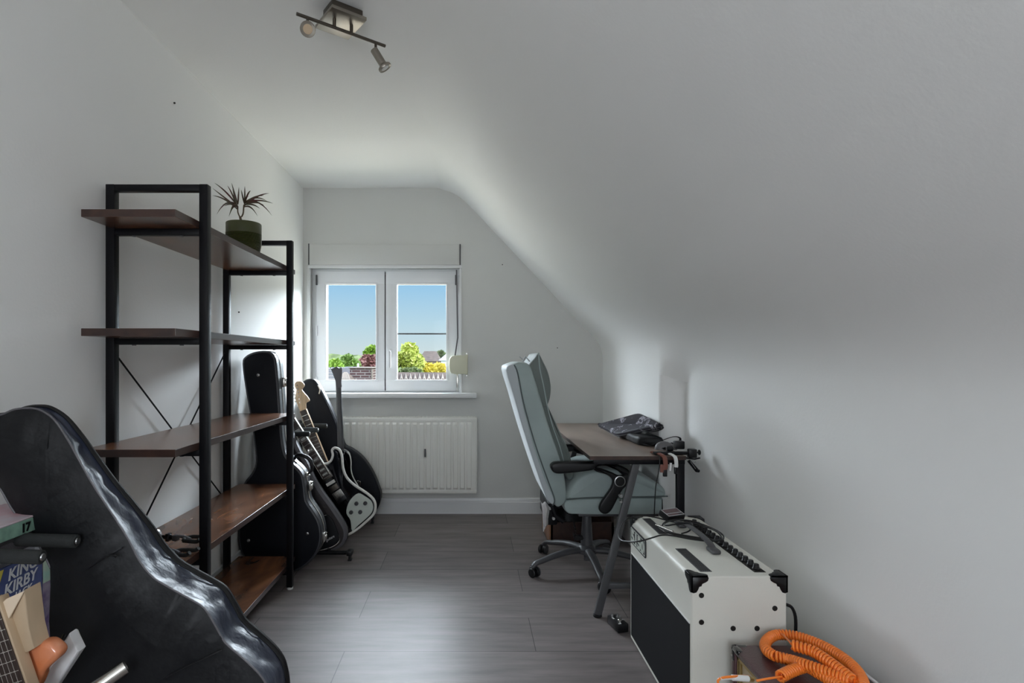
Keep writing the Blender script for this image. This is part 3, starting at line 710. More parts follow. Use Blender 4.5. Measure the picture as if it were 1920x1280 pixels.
for i in range(5):
    a = R(200-72*i); d = Vector((math.cos(a), math.sin(a), 0)); w = Vector((-d.y, d.x, 0))
    pth = cat([hub+d*.03+Vector((0,0,.112)), hub+d*.12+Vector((0,0,.112)), hub+d*.21+Vector((0,0,.098)), hub+d*.285+Vector((0,0,.080)), hub+d*.325+Vector((0,0,.070)), hub+d*.345+Vector((0,0,.052))], 4, False)
    rs = [.026-.010*(j/(len(pth)-1)) for j in range(len(pth))]
    lg = obj('base_leg', MB().tube(pth, rs, 12, flat=.72), M_dgrey, t, 60)
    e = hub+d*.345; cd = Vector((math.cos(a+1.9), math.sin(a+1.9), 0)); 
    ex = e+cd*.012
    sw = Vector((-cd.y, cd.x, 0))
    m = MB()
    for sg in (-1, 1):
        m.lathe([(.006,0), (.023,.0), (.026,.004), (.026,.013), (.022,.017), (.006,.017)], Vector((ex.x, ex.y, .026))+sw*sg*.006, sw*sg, 22)
    cs_ = obj('caster', m, M_blackp, t)
    m = MB().lathe([(.02,0),(.0275,.001),(.0275,.004),(.02,.005)], Vector((ex.x, ex.y, .0275))+sw*.0215, sw, 22); obj('caster_rim', m, M_dgrey, cs_)
    m = MB().cyl(e+Vector((0,0,.028)), e+Vector((0,0,.062)), .009, 10); m.lathe([(.010,0),(.018,.004),(.014,.016),(.006,.02)], Vector((e.x,e.y,.040)), n=14); obj('caster_stem', m, M_blackp, cs_)
# hanging underside cable with springy sleeve and loose lining cloth
m = MB().tube(cat([P(1062,962,3.05), P(1072,968,3.03), P(1076,980,3.03), P(1079,992,3.05)], 5, False), .004, 6)
hel = []; a0 = P(1076,978,3.03); a1 = P(1080,998,3.04)
for i in range(80):
    s_ = i/79; c0 = a0.lerp(a1, s_); hel.append(c0+Vector((.0045*math.cos(s_*44), .0045*math.sin(s_*44), 0)))
m.tube(hel, .0014, 5); m.tube(cat([a1, P(1077,1008,3.06), P(1078,1014,3.08)], 4, False), .003, 6); m.slab(trace([(1076,1000),(1081,1004),(1093,1006),(1093,1012),(1078,1013)], 3.08, 2), (0,.03,0), .004)
obj('remote_control_cable', m, M_blackp, t)
def rag(pts_px, Y, name, mt, parent):
    m = MB(); rows = [cat([P(x, y, Y+dy) for x, y, dy in r], 3, False) for r in pts_px]; n = len(rows[0])
    vs = [v for r in rows for v in r]; vs2 = [v+Vector((0,.003,0)) for v in vs]
    fs = [(i*n+j, i*n+j+1, (i+1)*n+j+1, (i+1)*n+j) for i in range(len(rows)-1) for j in range(n-1)]
    m.add(vs, fs); m.add(vs2, fs); return obj(name, m, mt, parent, 80)
rag([[(1012,935,0),(1017,944,.03),(1022,940,-.02),(1030,950,.02)], [(1016,950,0),(1019,956,.02),(1026,955,-.02),(1030,958,.02)], [(1017,962,0),(1019,968,.03),(1024,967,-.01),(1028,972,.02)], [(1018,985,0),(1020,990,.02),(1023,985,-.02),(1028,982,.02)], [(1018,996,0),(1019,997,.01),(1021,992,-.01),(1023,988,.01)]], 3.06, 'torn_lining', M_plastic_clear, t)

# box with things under the desk behind the chair
t = thing('storage_crate', (.72, 3.93, 0), 'dark open wooden crate on the floor under the desk, behind the chair column', 'crate')
m = MB(); cx0, cx1, cy0, cy1 = .52, .93, 3.72, 4.08
m.box((cx0, cy0, 0), (cx0+.014, cy1, .30)); m.box((cx1-.014, cy0, 0), (cx1, cy1, .30)); m.box((cx0, cy1-.014, 0), (cx1, cy1, .30)); m.box((cx0, cy0, 0), (cx1, cy1, .014)); m.box((cx0, cy0, 0), (cx1, cy0+.014, .14))
obj('crate_body', m, M_shelfedge, t, 0)
obj('side_board', MB().box((cx0-.012, cy0-.01, 0), (cx0-.001, cy1, .31), .002), make_wood('orange_board', (.42,.22,.13), (.26,.13,.08)), t)
solo('cable_bag', blob((.70, 3.90, .016), .13, .10, .22, 10), M_nylon, 'black bag of cables inside the crate under the desk', 'bag')

# ================================================================== IVORY AMPLIFIER
ax0, ax1, ay0, ay1, az0, az1 = .683, .977, 1.767, 2.445, .012, .530
t = thing('guitar_amplifier', ((ax0+ax1)/2, (ay0+ay1)/2, 0), 'large ivory guitar combo amplifier with black grille and 5150 badge', 'guitar amplifier')
m = MB()
T_ = .020
gz0, gz1 = .030, .378
rr_ = .022; ol = []
for cx_, cz2, a0, q in ((ax1-rr_, az1-rr_, 0, rr_), (ax0+rr_, az1-rr_, 90, rr_), (ax0+.006, az0+.006, 180, .006), (ax1-.006, az0+.006, 270, .006)):
    for a in range(0, 91, 15): ol.append(Vector((cx_+q*math.cos(R(a0+a)), ay0, cz2+q*math.sin(R(a0+a)))))
m.slab(ol, (0, ay1-ay0, 0), .005, seg=3)
cab = obj('cabinet', m, M_ivory, t, 40)
obj('grille', MB().box((ax0-.0015, ay0+.014, gz0), (ax0+.010, ay1-.014, gz1), .001), M_grille, t, 0)
m = MB(); m.box((ax0-.0025, ay0+.014, gz1-.001), (ax0+.002, ay1-.014, gz1+.003)); obj('piping', m, M_white, t)
# badge
by0, by1, bz0, bz1 = 2.225, 2.432, .424, .496
ol = [(ax0+.0055, y, z) for y, z in ((by0, bz0), (by1, bz0), (by1, bz1-.0), (by0+.0, bz1))]
bd = obj('badge_plate', MB().slab([Vector(p) for p in [(ax0+.0005,by0,bz0+.006),(ax0+.0005,by0+.006,bz0),(ax0+.0005,by1-.006,bz0),(ax0+.0005,by1,bz0+.006),(ax0+.0005,by1,bz1-.006),(ax0+.0005,by1-.006,bz1),(ax0+.0005,by0+.006,bz1),(ax0+.0005,by0,bz1-.006)]], (-.004,0,0), .001), M_badge, t)
m = MB()
for dy in (.006,): 
    for a, b in (((by0+dy, bz0+dy), (by1-dy, bz0+dy+.003)), ((by0+dy, bz1-dy-.003), (by1-dy, bz1-dy)), ((by0+dy, bz0+dy), (by0+dy+.003, bz1-dy)), ((by1-dy-.003, bz0+dy), (by1-dy, bz1-dy))):
        m.box((ax0-.0045, a[0], a[1]), (ax0-.003, b[0], b[1]))
obj('badge_border', m, M_plate, bd)
tm = text_mb('5150', .062, Matrix.Translation((0,0,0)), .0012, True)
w_ = max(v.x for v in tm.v)-min(v.x for v in tm.v); h_ = max(v.y for v in tm.v)
fx = (by1-by0-.032)/w_; fz = (bz1-bz0-.022)/h_; x0_ = min(v.x for v in tm.v)
tm.v = [Vector((ax0-.0040-v.z, by1-.016-(v.x-x0_)*fx, bz0+.011+v.y*fz)) for v in tm.v]
obj('badge_lettering', tm, M_plate, bd, 0)
# vents on top
def vent(x0, x1, y0, y1):
    v = obj('vent', MB().box((x0, y0, az1-.001), (x1, y1, az1+.0012), .0004), M_dgrey, t, 0)
    m = MB(); n = 5
    for i in range(n):
        x = x0+.004+(x1-x0-.008)*(i+.5)/n; m.box((x-.0018, y0+.004, az1+.001), (x+.0018, y1-.004, az1+.0016))
    j = y0+.01
    obj('vent_slots', m, M_dark, v, 0)
    m = MB()
    while j < y1-.006: m.box((x0+.002, j-.001, az1+.0014), (x1-.002, j+.001, az1+.0022)); j += .0105
    obj('vent_ribs', m, M_dgrey, v, 0)
vent(.724, .762, 1.805, 2.025); vent(.722, .757, 2.195, 2.41)
# handle
m = MB()
hx = .843
m.tube(cat([(hx, 1.985, az1+.010), (hx, 2.03, az1+.024), (hx, 2.135, az1+.029), (hx, 2.25, az1+.024), (hx, 2.295, az1+.010)], 5, False), .013, 10, flat=.38)
hn = obj('carry_handle', m, M_dgrey, t, 60)
for y in (1.985, 2.295): obj('handle_cap', MB().box((hx-.017, y-.028, az1), (hx+.017, y+.028, az1+.016), .007), M_dgrey, hn)
# control panel with knobs
sl = obj('control_panel', MB().box((.893, 1.80, az1-.004), (.930, 2.36, az1+.0015), .001), M_dark, t, 0)
y = 1.825; i = 0
while y < 2.34:
    kb = MB().lathe([(.002,0), (.0125,0), (.0135,.003), (.0105,.006), (.0085,.016), (.007,.0175), (.001,.0175)], (.911, y, az1+.001), n=14); obj('knob', kb, M_blackp, sl)
    if i % 2 == 0: obj('jack_nut', MB().lathe([(.001,0),(.005,0),(.005,.004),(.001,.005)], (.918, y+.018, az1+.001), n=6), M_screw, sl)
    y += .036; i += 1
# corner guards
def guard(cx, cy, sx_, sy_):
    # three-lobed plastic corner over the top corner
    m = MB(); L_ = .052; e = .0025
    c = Vector((cx, cy, az1))
    def lobe(u, v, w):
        u = Vector(u); v = Vector(v); w = Vector(w)
        ol = [c-u*e-v*e, c-u*e+v*L_*.55, c-u*e+v*L_*.94, c+u*.006+v*L_, c+u*.014+v*L_*.95, c+u*.019+v*L_*.80, c+u*.023+v*L_*.62, c+u*.030+v*.030, c+u*L_*.62+v*.023, c+u*L_*.80+v*.019, c+u*L_*.95+v*.014, c+u*L_+v*.006, c+u*L_*.94-v*e, c+u*L_*.55-v*e]
        m.slab([p+w*e for p in ol], -w*.006, .0008, seg=1)
    X = Vector((sx_,0,0)); Y = Vector((0,sy_,0)); Z = Vector((0,0,-1))
    lobe(X, Y, (0,0,1)); lobe(X, Z, (0,-sy_,0)); lobe(Y, Z, (-sx_,0,0))
    obj('corner_guard', m, M_blackp, t, 50)
guard(ax0, ay0, 1, 1); guard(ax1, ay0, -1, 1); guard(ax0, ay1, 1, -1); guard(ax1, ay1, -1, -1)
for x, z in ((.713,.471), (.713,.388), (.811,.369), (.885,.369), (.940,.431)):
    obj('screw', MB().lathe([(.001,.0015), (.004,.001), (.0065,.003), (.0082,.001), (.0082,0)], (x, ay0, z), (0,-1,0), 16), M_dark, cab)
for x in (ax0+.035, ax1-.035):
    for y in (ay0+.05, ay1-.05): obj('rubber_foot', MB().cyl((x,y,0), (x,y,.013), .017, 14), M_blackp, t)
# mains lead behind the amp
solo('mains_lead', MB().tube(cat([(.962,1.86,.43), (.985,1.80,.432), (1.008,1.79,.42), (1.018,1.79,.37), (1.02,1.81,.25), (1.03,1.85,.1), (1.05,1.9,.01), (1.06,2.1,.006)], 5, False), .005, 8), M_blackp, 'thick black mains lead looping out of the back of the ivory amplifier', 'cable')
# second instrument cable coiled on the amp
Zc = az1+.009
def cz_(pts): return [PZ(x, y, Zc+dz) for x, y, dz in pts]
pts = [(1262,998,.004),(1236,987,.004),(1246,996,.004),(1262,1001,.004),(1300,1009,.006),(1345,1013,.012),(1357,1008,.014),(1350,998,.016),(1325,986,.018),(1290,977,.02),(1262,974,.016),(1245,980,.010),(1243,990,.006),(1262,999,.010),(1300,1006,.014),(1340,1012,.018),(1354,1010,.02),(1340,994,.022),(1300,981,.024),(1270,982,.02),(1250,985,.014),(1246,981,.012),(1262,975,.02),(1295,976,.024),(1335,990,.02),(1352,1004,.018),(1340,1014,.016),(1300,1011,.012),(1262,1004,.008),(1240,1003,.006),(1222,1008,.006),(1200,1014,.002),(1178,1015,-.02),(1164,1012,-.03),(1160,1000,-.03),(1170,978,-.01),(1186,969,.004),(1205,966,.004),(1230,970,.005),(1250,975,.006),(1272,980,.02),(1290,978,.026),(1299,984,.022),(1292,995,.012),(1278,1000,.008)]
t = thing('instrument_cable', PZ(1300, 1000, Zc), 'black instrument cable coiled on top of the ivory amplifier', 'cable')
obj('cable_coil', MB().tube(cat(cz_(pts), 5, False), .0030, 7), M_blackp, t, 80)
a, b = cz_([(1236,986,.006), (1262,997,.007)]); m = MB().cyl(a, b, .0058, 12, .001); m.cyl(a+(a-b).normalized()*.022, a, .003, 10); obj('jack_plug', m, M_chrome, t)
# little pedal tuner sitting on the cable
tp = Vector((.822, 2.345, az1+.022)); rt_ = (Matrix.Rotation(R(24),3,'Z') @ Matrix.Rotation(R(18),3,'X'))
t = thing('tuner_pedal', tp, 'small black tuner with pale striped face perched on the cable on the amplifier', 'tuner', rot=rt_)
Mx = t.matrix_basis
obj('case', MB().box((-.045,-.028,0), (.045,.028,.026), .004, M=Mx), M_blackp, t)
m = MB()
for a, b in (((-.041,-.024), (.041,-.0225)), ((-.041,.0225), (.041,.024)), ((-.041,-.024), (-.0395,.024)), ((.0395,-.024), (.041,.024)), ((-.041,-.008), (.041,-.0065))): m.box((a[0],a[1],.0255), (b[0],b[1],.0268), M=Mx)
obj('face_lines', m, M_paperw, t, 0)
m = MB().box((-.038,-.021,.0255), (.018,-.009,.0264), M=Mx); m.box((-.038,-.004,.0255), (.038,.021,.0264), M=Mx); obj('display', m, M_burg, t, 0)
# mini pedal on the floor
pp = Vector((.657, 2.555, 0)); t = thing('mini_effect_pedal', pp, 'small black effect pedal with chrome knobs on the floor beside the ivory amplifier', 'effect pedal', rot=Matrix.Rotation(R(14),3,'Z'))
Mx = t.matrix_basis
obj('case', MB().box((-.026,-.052,.002), (.024,.05,.040), .004, M=Mx), M_blackp, t)
m = MB().lathe([(.001,0),(.009,0),(.009,.012),(.007,.014),(.001,.014)], Mx @ Vector((-.006,-.03,.040)), n=16); obj('foot_switch', m, M_chrome, t)
for x, y in ((-.012,.03), (.010,.022), (.010,.0)): obj('knob', MB().lathe([(.001,0),(.006,0),(.005,.012),(.001,.012)], Mx @ Vector((x,y,.040)), n=12), M_screw, t)
m = text_mb('MW', .016, Mx @ Matrix.Translation((.004,.010,.0405)) @ Matrix.Rotation(R(-70),4,'Z'), .0003); m.box((-.020,.005,.040), (-.012,.022,.0406), M=Mx); m.box((-.020,-.045,.040), (-.006,-.040,.0406), M=Mx); obj('lettering', m, M_paperw, t, 0)

# ================================================================== BURGUNDY AMPLIFIER
bx0, bx1, by0, by1, bz = .776, 1.065, 1.18, 1.702, .352
t = thing('small_combo_amplifier', ((bx0+bx1)/2, (by0+by1)/2, 0), 'small burgundy combo amplifier with beige grille, under the orange coiled lead', 'guitar amplifier')
m = MB().box((bx0, by0, bz-.022), (bx1, by1, bz), .008); m.box((bx0, by1-.02, 0), (bx1, by1, bz-.004), .006); m.box((bx0, by0, 0), (bx1, by0+.02, bz-.004), .006); m.box((bx0, by0+.004, 0), (bx1, by1-.004, .02), .004); m.box((bx1-.02, by0+.004, 0), (bx1-.002, by1-.004, bz-.01)); obj('cabinet', m, M_burg, t)
obj('grille', MB().box((bx0+.012, by0+.02, .02), (bx0+.022, by1-.024, bz-.03)), M_beige, t, 0)
m = MB()
for a, b in (((by0+.02, bz-.032), (by1-.022, bz-.024)), ((by0+.02, .02), (by1-.022, .028)), ((by1-.032, .02), (by1-.024, bz-.024)), ((by1-.044, .02), (by1-.038, bz-.03))): m.box((bx0+.006, a[0], a[1]), (bx0+.014, b[0], b[1]))
obj('gold_trim', m, M_gold, t, 0)
for (x, sx2) in ((bx0, 1), (bx1, -1)):
    m = MB(); c = Vector((x, by1, bz)); e = .002
    m.box((x-e*sx2, by1+e, bz-.046), (x+.016*sx2, by1-.018, bz+e), .007); m.box((x-e*sx2, by1+e, bz-.016), (x+.044*sx2, by1-.018, bz+e), .007); m.box((x-e*sx2, by1+e, bz-.016), (x+.018*sx2, by1-.048, bz+e), .007)
    g_ = obj('corner_protector', m, M_blackp, t); g_.data.materials[0] = M_gloss
    obj('rivet', MB().lathe([(.001,.0015),(.004,.001),(.004,0)], (x-e*sx2, by1-.008, bz-.027), (-sx2,0,0), 10), M_screw, g_)
obj('carry_handle', MB().tube(cat([(.93,1.30,bz), (.93,1.33,bz+.02), (.93,1.42,bz+.022), (.93,1.45,bz)], 4, False), .012, 8, flat=.4), M_gloss, t)
m = MB().box((.935,1.44,bz), (.985,1.47,bz+.01), .003); obj('latch_plate', m, M_gloss, t)
obj('metal_edge', MB().box((bx1-.006, by0+.05, bz-.010), (bx1+.003, by1-.05, bz+.003), .001), M_paperw, t)
# orange coiled lead
t = thing('coiled_lead', (.94, 1.5, bz), 'bright orange coiled guitar lead on top of the small burgundy amplifier', 'cable')
def coil(path, r, wr, pitch, bend=None):
    path = cat(path, 6, False); L_ = [0]
    for i in range(1, len(path)): L_.append(L_[-1]+(path[i]-path[i-1]).length)
    def at(s):
        for i in range(1, len(path)):
            if L_[i] >= s:
                f = (s-L_[i-1])/max(1e-9, L_[i]-L_[i-1]); return path[i-1].lerp(path[i], f), (path[i]-path[i-1]).normalized()
        return path[-1], (path[-1]-path[-2]).normalized()
    out = []; s = 0; ph = 0
    while s < L_[-1]:
        p, d = at(s); u = d.cross(Vector((0,0,1))).normalized(); w = d.cross(u)
        out.append(p+(u*math.cos(ph)+w*math.sin(ph))*r)
        ph += 2*math.pi/9; s += (pitch(s/L_[-1]) if callable(pitch) else pitch)/9
    return out
zc = bz+.016
def O(x, y, dz=0): return PZ(x, y, zc+dz)
p1 = [O(1462,1268,.004), O(1488,1256,.006), O(1512,1250,.010), O(1535,1262,.012), O(1560,1276,.012), O(1585,1292,.014), O(1612,1300,.018), O(1618,1280,.022), O(1602,1252,.022), O(1570,1226,.020), O(1530,1205,.016), O(1490,1192,.012), O(1455,1190,.006), O(1437,1202,.003), O(1436,1216,.003), O(1452,1229,.004), O(1482,1237,.006), O(1510,1246,.02), O(1545,1258,.024), O(1580,1272,.024), O(1600,1280,.026)]
p2 = [O(1600,1276,.030), O(1575,1256,.032), O(1548,1236,.034), O(1522,1220,.036), O(1484,1209,.034)]
m = MB().tube(coil(p1, .0120, .0028, .0088), .0040, 7); m.tube(coil(p2, .0125, .0028, lambda s: .0108-.001*s), .0041, 7)
obj('coil', m, M_orange, t, 80)
obj('straight_lead', MB().tube(cat([O(1484,1207,.034), O(1478,1200,.030), O(1468,1190,.020), O(1462,1187,.012)], 4, False), .0030, 8), M_orange, t, 80)
m = MB().tube(cat([O(1466,1268,.004), O(1440,1272,.004), O(1418,1276,-.002)], 4, False), .0030, 8)
obj('straight_lead', m, M_orange, t, 80); m = MB()
q = cat([P(1404,1268,1.48), P(1392,1267,1.45), P(1372,1268,1.42), P(1352,1271,1.42), P(1346,1278,1.42), P(1352,1292,1.42)], 4, False)
m.tube(q, .0030, 8); obj('straight_lead', m, M_orange, t)
m = MB().cyl(P(1404,1272,1.44), P(1372,1270,1.43), .0072, 14, .002); m.cyl(P(1372,1270,1.43), P(1350,1272,1.42), .0042, 12); obj('plug_cover', m, M_white, t, label='white plug')
m = MB().cyl(P(1404,1272,1.44), P(1411,1273,1.445), .0062, 12); obj('plug_collar', m, M_gold, t)
# ================================================================== GUITAR RACK AT THE BACK, WITH CASES AND GUITARS
def rack(y0, y1, arms, label, xf=-.72, cradle=True, rail_x=-1.255, arm_z=.745, arm_r=.0165, arm_end=-1.0):
    t = thing('guitar_rack', ((rail_x+xf)/2, (y0+y1)/2, 0), label, 'guitar rack')
    m = MB()
    for y in (y0, y1):
        m.tube(cat([(rail_x, y, arm_z), (rail_x+.01, y, .45), (rail_x+.03, y, .12), (rail_x+.06, y, .05), (rail_x+.12, y, .045), (xf, y, .045)], 4, False), .012, 10)
    m.cyl((rail_x, y0, arm_z), (rail_x, y1, arm_z), .012, 12); m.cyl((rail_x+.09, y0, .05), (rail_x+.09, y1, .05), .012, 12); m.cyl((xf-.14, y0, .05), (xf-.14, y1, .05), .012, 12)
    obj('frame', m, M_black, t)
    for y in (y0, y1):
        m = MB().box((xf-.02, y-.032, .034), (xf+.012, y+.032, .060), .004); m.box((xf-.012, y-.012, 0), (xf+.004, y+.012, .036), .003); m.box((xf-.015, y-.018, 0), (xf+.007, y+.018, .008), .002); obj('foot', m, M_blackp, t)
    for y in arms:
        a = obj('padded_arm', MB().cyl((rail_x, y, arm_z), (arm_end, y, arm_z-.006), arm_r, 18, .003), M_foam, t)
        obj('end_cap', MB().lathe([(.001,.0),(arm_r*.55,0),(arm_r*.45,.003),(.001,.003)], (arm_end-.0005, y, arm_z-.006), (1,0,0), 16), M_screw, a)
    return t
rk = rack(3.42, 4.20, (3.545, 3.74, 3.97), 'black guitar rack near the radiator, holding a row of guitars')

def latch(parent, c, s=1.0):
    m = MB(); c = Vector(c)
    m.box(c+Vector((-.004,-.016,-.024))*s, c+Vector((.010,.016,.024))*s, .004*s); m.box(c+Vector((.006,-.011,-.016))*s, c+Vector((.017,.011,.012))*s, .004*s); m.cyl(c+Vector((.01,-.012,.016))*s, c+Vector((.01,.012,.016))*s, .006*s, 10)
    return obj('latch', m, M_chrome, parent)
# hard case in front
Yc = 3.19
t = thing('guitar_hard_case', P(520, 1074, Yc+.06), 'black hard guitar case with chrome latches and handle, front of the row behind the bookcase', 'guitar case')
ol = [(454,682),(459,669),(474,661),(492,658),(506,660),(514,668),(518,684),(522,730),(525,775),(528.5,820),(534,850),(545,867),(558,879),(567,892),(571,913),(574,938),(585,956),(596,974),(601.5,994),(601.5,1014),(595,1034),(582,1052),(564,1066),(545,1073),(520,1075),(495,1072),(470,1060),(454,1040),(447,1014),(447,985),(448,955),(450,930),(458,905),(469,891),(477,876),(479,855),(474,812),(467,769),(459.5,726)]
ol3 = trace(ol, Yc, 3)
body = obj('shell', MB().slab([p for p in ol3], (0,.125,0), .010, rimmi=1), [M_tolex, M_tolexrim], t, 50)
for dy in (.056, .068):
    obj('rim_band', MB().tube([p+Vector((0,dy,0)) for p in ol3], .0022, 6, closed=True), M_chrome if dy > .06 else M_blackp, body)
obj('front_piping', MB().tube([p+Vector((0,.010,0)) for p in ol3], .0022, 6, closed=True), M_tolexrim, body)
for x, y in ((484,703),(466,1013),(576,1000)):
    obj('rivet', MB().lathe([(.001,.003),(.007,.002),(.009,0),(.009,-.002)], P(x, y, Yc), (0,-1,0), 16), M_screw, body)
for x, y in ((523.5,717),(573,915),(600,1012)):
    latch(t, P(x, y, Yc)+Vector((.004,.062,0)), 1.15)
m = MB().tube(cat([P(545,868,Yc)+Vector((-.004,.065,.0)), P(548,860,Yc)+Vector((.012,.065,.012)), P(562,868,Yc)+Vector((.035,.065,.012)), P(572,885,Yc)+Vector((.020,.065,.004)), P(570,893,Yc)+Vector((.002,.065,0))], 5, False), [.006,.006,.0075,.009,.010,.0115,.0115,.0115,.0115,.0115,.0115,.0115,.0115,.0115,.010,.009,.0085,.0075,.006,.006,.006][:21], 10)
obj('handle', m, M_blackp, t)
for p in (P(546,869,Yc), P(569,893,Yc)): obj('handle_ring', MB().lathe([(.005,-.006),(.012,-.006),(.012,.006),(.005,.006)], p+Vector((.004,.065,.0)), (.7,0,.7), 14), M_chrome, t)

# gig bag behind it
Yg = 3.46
t = thing('gig_bag', P(600, 1034, Yg+.05), 'brown-black soft gig bag with grey gusset and outlined pocket, leaning behind the hard case', 'gig bag')
ol = [(462,700),(474,684),(492,684),(506,706),(524,750),(542,796),(549,820),(560,845),(576,872),(587,897),(603,923),(621,948),(636,970),(648,992),(648,1010),(640,1024),(622,1034),(596,1040),(568,1042),(540,1036),(516,1016),(500,985),(494,950),(492,915),(488,890),(484,850),(474,780),(466,735)]
ol3 = trace(ol, Yg, 3)
b = obj('bag_body', MB().slab(ol3, (0,.068,0), .016, rimmi=1), [M_brownbag, M_greygus], t, 50)
for dy in (.014, .056): obj('zip_piping', MB().tube([p+Vector((0,dy,0))+Vector((.0,0,0)) for p in ol3], .0026, 6, closed=True), M_nylon if dy > .05 else M_greygus, b)
pk = trace([(604,968),(614,966),(623,974),(630,990),(636,1008),(634,1016),(624,1024),(606,1030),(596,1032)], Yg-.004, 4, False)
obj('pocket_piping', MB().tube(pk, .0024, 6), M_bind, b)
obj('pocket', MB().slab(trace([(560,970),(580,964),(604,967),(614,966),(623,974),(630,990),(636,1008),(634,1016),(624,1024),(606,1030),(580,1034),(560,1030)], Yg-.012, 3), (0,.02,0), .006), M_nylon, b)
p = P(612, 1015, Yg-.014); q = P(632, 1004, Yg-.014)
obj('lettering', text_mb('guitars', .021, frameM(p, q-p, (0,0,1)), .0004, shear=.3), M_paperw, b, 0)
latch(b, P(610, 843, Yg)+Vector((-.12,.05,-.02)), .5)

def strip(m, p0, p1, w0, w1, Y, d, r=.002):
    a = P(*p0, Y); c = P(*p1, Y); k = F/Y; dr = (c-a).normalized(); u = Vector((-dr.z, 0, dr.x)) 
    return m.slab([a-u*w0/k, c-u*w1/k, c+u*w1/k, a+u*w0/k], (0, d, 0), r), a, c, u, k
# front guitar: black body, cream binding, block inlays
Ya = 3.655
t = thing('electric_guitar', P(655, 1000, Ya+.03), 'glossy black electric guitar with white binding and a pale plate with four knobs', 'guitar')
ol = [(592,864),(599,868),(610.5,869.5),(620,864),(624,853),(622.5,844),(627,839.5),(636,843),(641,856),(643,877),(650,895),(664,909),(686,923.5),(700,936),(704,949),(700.5,963.5),(686,978),(668,993),(650,1003),(630,1006),(606,1000),(588,980),(580,955),(580,930),(572,910),(562,892),(560,874),(570,862),(582,860)]
ol3 = trace(ol, Ya, 3)
b = obj('body', MB().slab(ol3, (0,.042,0), .004), M_gloss, t, 50)
obj('binding', MB().tube([p+Vector((0,.003,0)) for p in ol3], .0082, 8, closed=True), M_bind, b)
pl = trace([(672,924.5),(684,930),(695,938),(699.5,949),(696.5,961),(685,973),(670,986),(660,995),(657,975),(649.5,962),(652,946),(660,933)], Ya-.003, 3)
pt = obj('control_plate', MB().slab(pl, (0,.005,0), .001), M_plate, t)
for x, y in ((668.5,943.5),(685,943),(658.5,960),(675.5,959.5)):
    obj('knob', MB().lathe([(.001,.013),(.010,.013),(.0125,.010),(.013,0)], P(x, y, Ya-.003), (0,-1,0), 20), M_dgrey, pt)
m = MB(); _, a, c, u, k = strip(m, (517,740), (612,893), 6.5, 8.6, Ya-.012, .022); nk = obj('neck', m, M_bind, t)
m = MB(); _, a, c, u, k = strip(m, (517,740), (612.5,894), 5.6, 7.8, Ya-.014, .004); obj('fretboard', m, M_fret, nk)
L_ = (c-a).length; d = (c-a).normalized(); fr = MB(); il = MB(); pos = [0]
s = 1.0; 
for i in range(22): pos.append(L_*(1-2**(-(i+1)/12))/(1-2**(-22/12)))
for i in range(1, 23):
    q = a+d*pos[i]; w = (5.6+2.2*pos[i]/L_)/k
    fr.box(q-d*.0012-Vector((0,.0005,0)), q+d*.0012-Vector((0,.0015,0)))
    fr.v[-8:] = []; fr.f = fr.f[:-6]; fr.mi = fr.mi[:-6]
    fr.slab([q-d*.0012-u*w, q+d*.0012-u*w, q+d*.0012+u*w, q-d*.0012+u*w], (0,-.0014,0), .0003, seg=1)
    if i in (3,5,7,9,12,15,17,19,21):
        q0 = a+d*(pos[i-1]*.78+pos[i]*.22); q1 = a+d*(pos[i-1]*.22+pos[i]*.78); w *= .66
        il.slab([q0-u*w, q1-u*w, q1+u*w, q0+u*w], (0,-.0008,0), .0002, seg=1)
fo = obj('frets', fr, M_chrome, nk, 0); obj('inlays', il, M_pearl, nk, 0)
st = MB()
for j in range(6):
    w = (j-2.5)*.0068; st.cyl(a+u*w*.9+Vector((0,-.004,0)), P(637,931,Ya-.016)+u*w*1.25, .0006, 4)
obj('strings', st, M_chrome, t, 0)
for nm, p0, p1, w_, mt in (('pickup', (608.5,888), (615,898), 9.5, M_dchrome), ('pickup_ring', (618,903), (621,908), 8.6, M_bind), ('pickup', (622.5,911), (628,919.5), 9, M_dchrome), ('bridge', (630,921), (641,938), 9.5, M_chrome)):
    m = MB(); strip(m, p0, p1, w_, w_, Ya-.010, .012); pu = obj(nm, m, mt, b)
    if nm == 'bridge':
        m = MB(); strip(m, (638,933), (642.5,939.5), 9.5, 9.5, Ya-.017, .008); obj('saddle', m, M_blackp, pu)
# head of it, behind the case
m = MB(); strip(m, (502,716), (517,740), 10, 7, Ya-.004, .014); obj('headstock', m, M_gloss, t)

# maple neck guitar behind
Yb2 = 3.82
t = thing('electric_guitar', P(640, 985, Yb2+.03), 'black electric guitar with a pale maple headstock and side tuners, behind the bound one', 'guitar')
hs = trace([(552.6,719),(556.5,714.8),(563.5,714.6),(569,718.5),(570.3,723.5),(566,730),(570,736),(576.7,743.6),(580.3,750.4),(578,753),(573.4,756),(572.6,767.6),(562.5,769.5),(556.5,755.6),(553.5,745),(555.5,731.5),(552.8,725)], Yb2-.004, 3)
obj('headstock', MB().slab(hs, (0,.014,0), .002), M_maple, t)
m = MB()
for i in range(6):
    p = P(553.5+i*1.1, 722+i*6.4, Yb2); m.cyl(p, p+Vector((-.016,.004,.004)), .0022, 6); m.cyl(p+Vector((-.014,.004,.002)), p+Vector((-.024,.004,.007)), .0058, 8, .001); m.cyl(p+Vector((.014,-.010,0)), p+Vector((.014,0,0)), .004, 8)
obj('tuners', m, M_chrome, t)
m = MB(); strip(m, (567.5,768.5), (611,880), 6.8, 8.6, Yb2-.010, .022); nk = obj('neck', m, M_maple, t)
m = MB(); _, a, c, u, k = strip(m, (567.5,769), (611,880), 5.8, 7.6, Yb2-.012, .004); obj('fretboard', m, M_fret, nk)
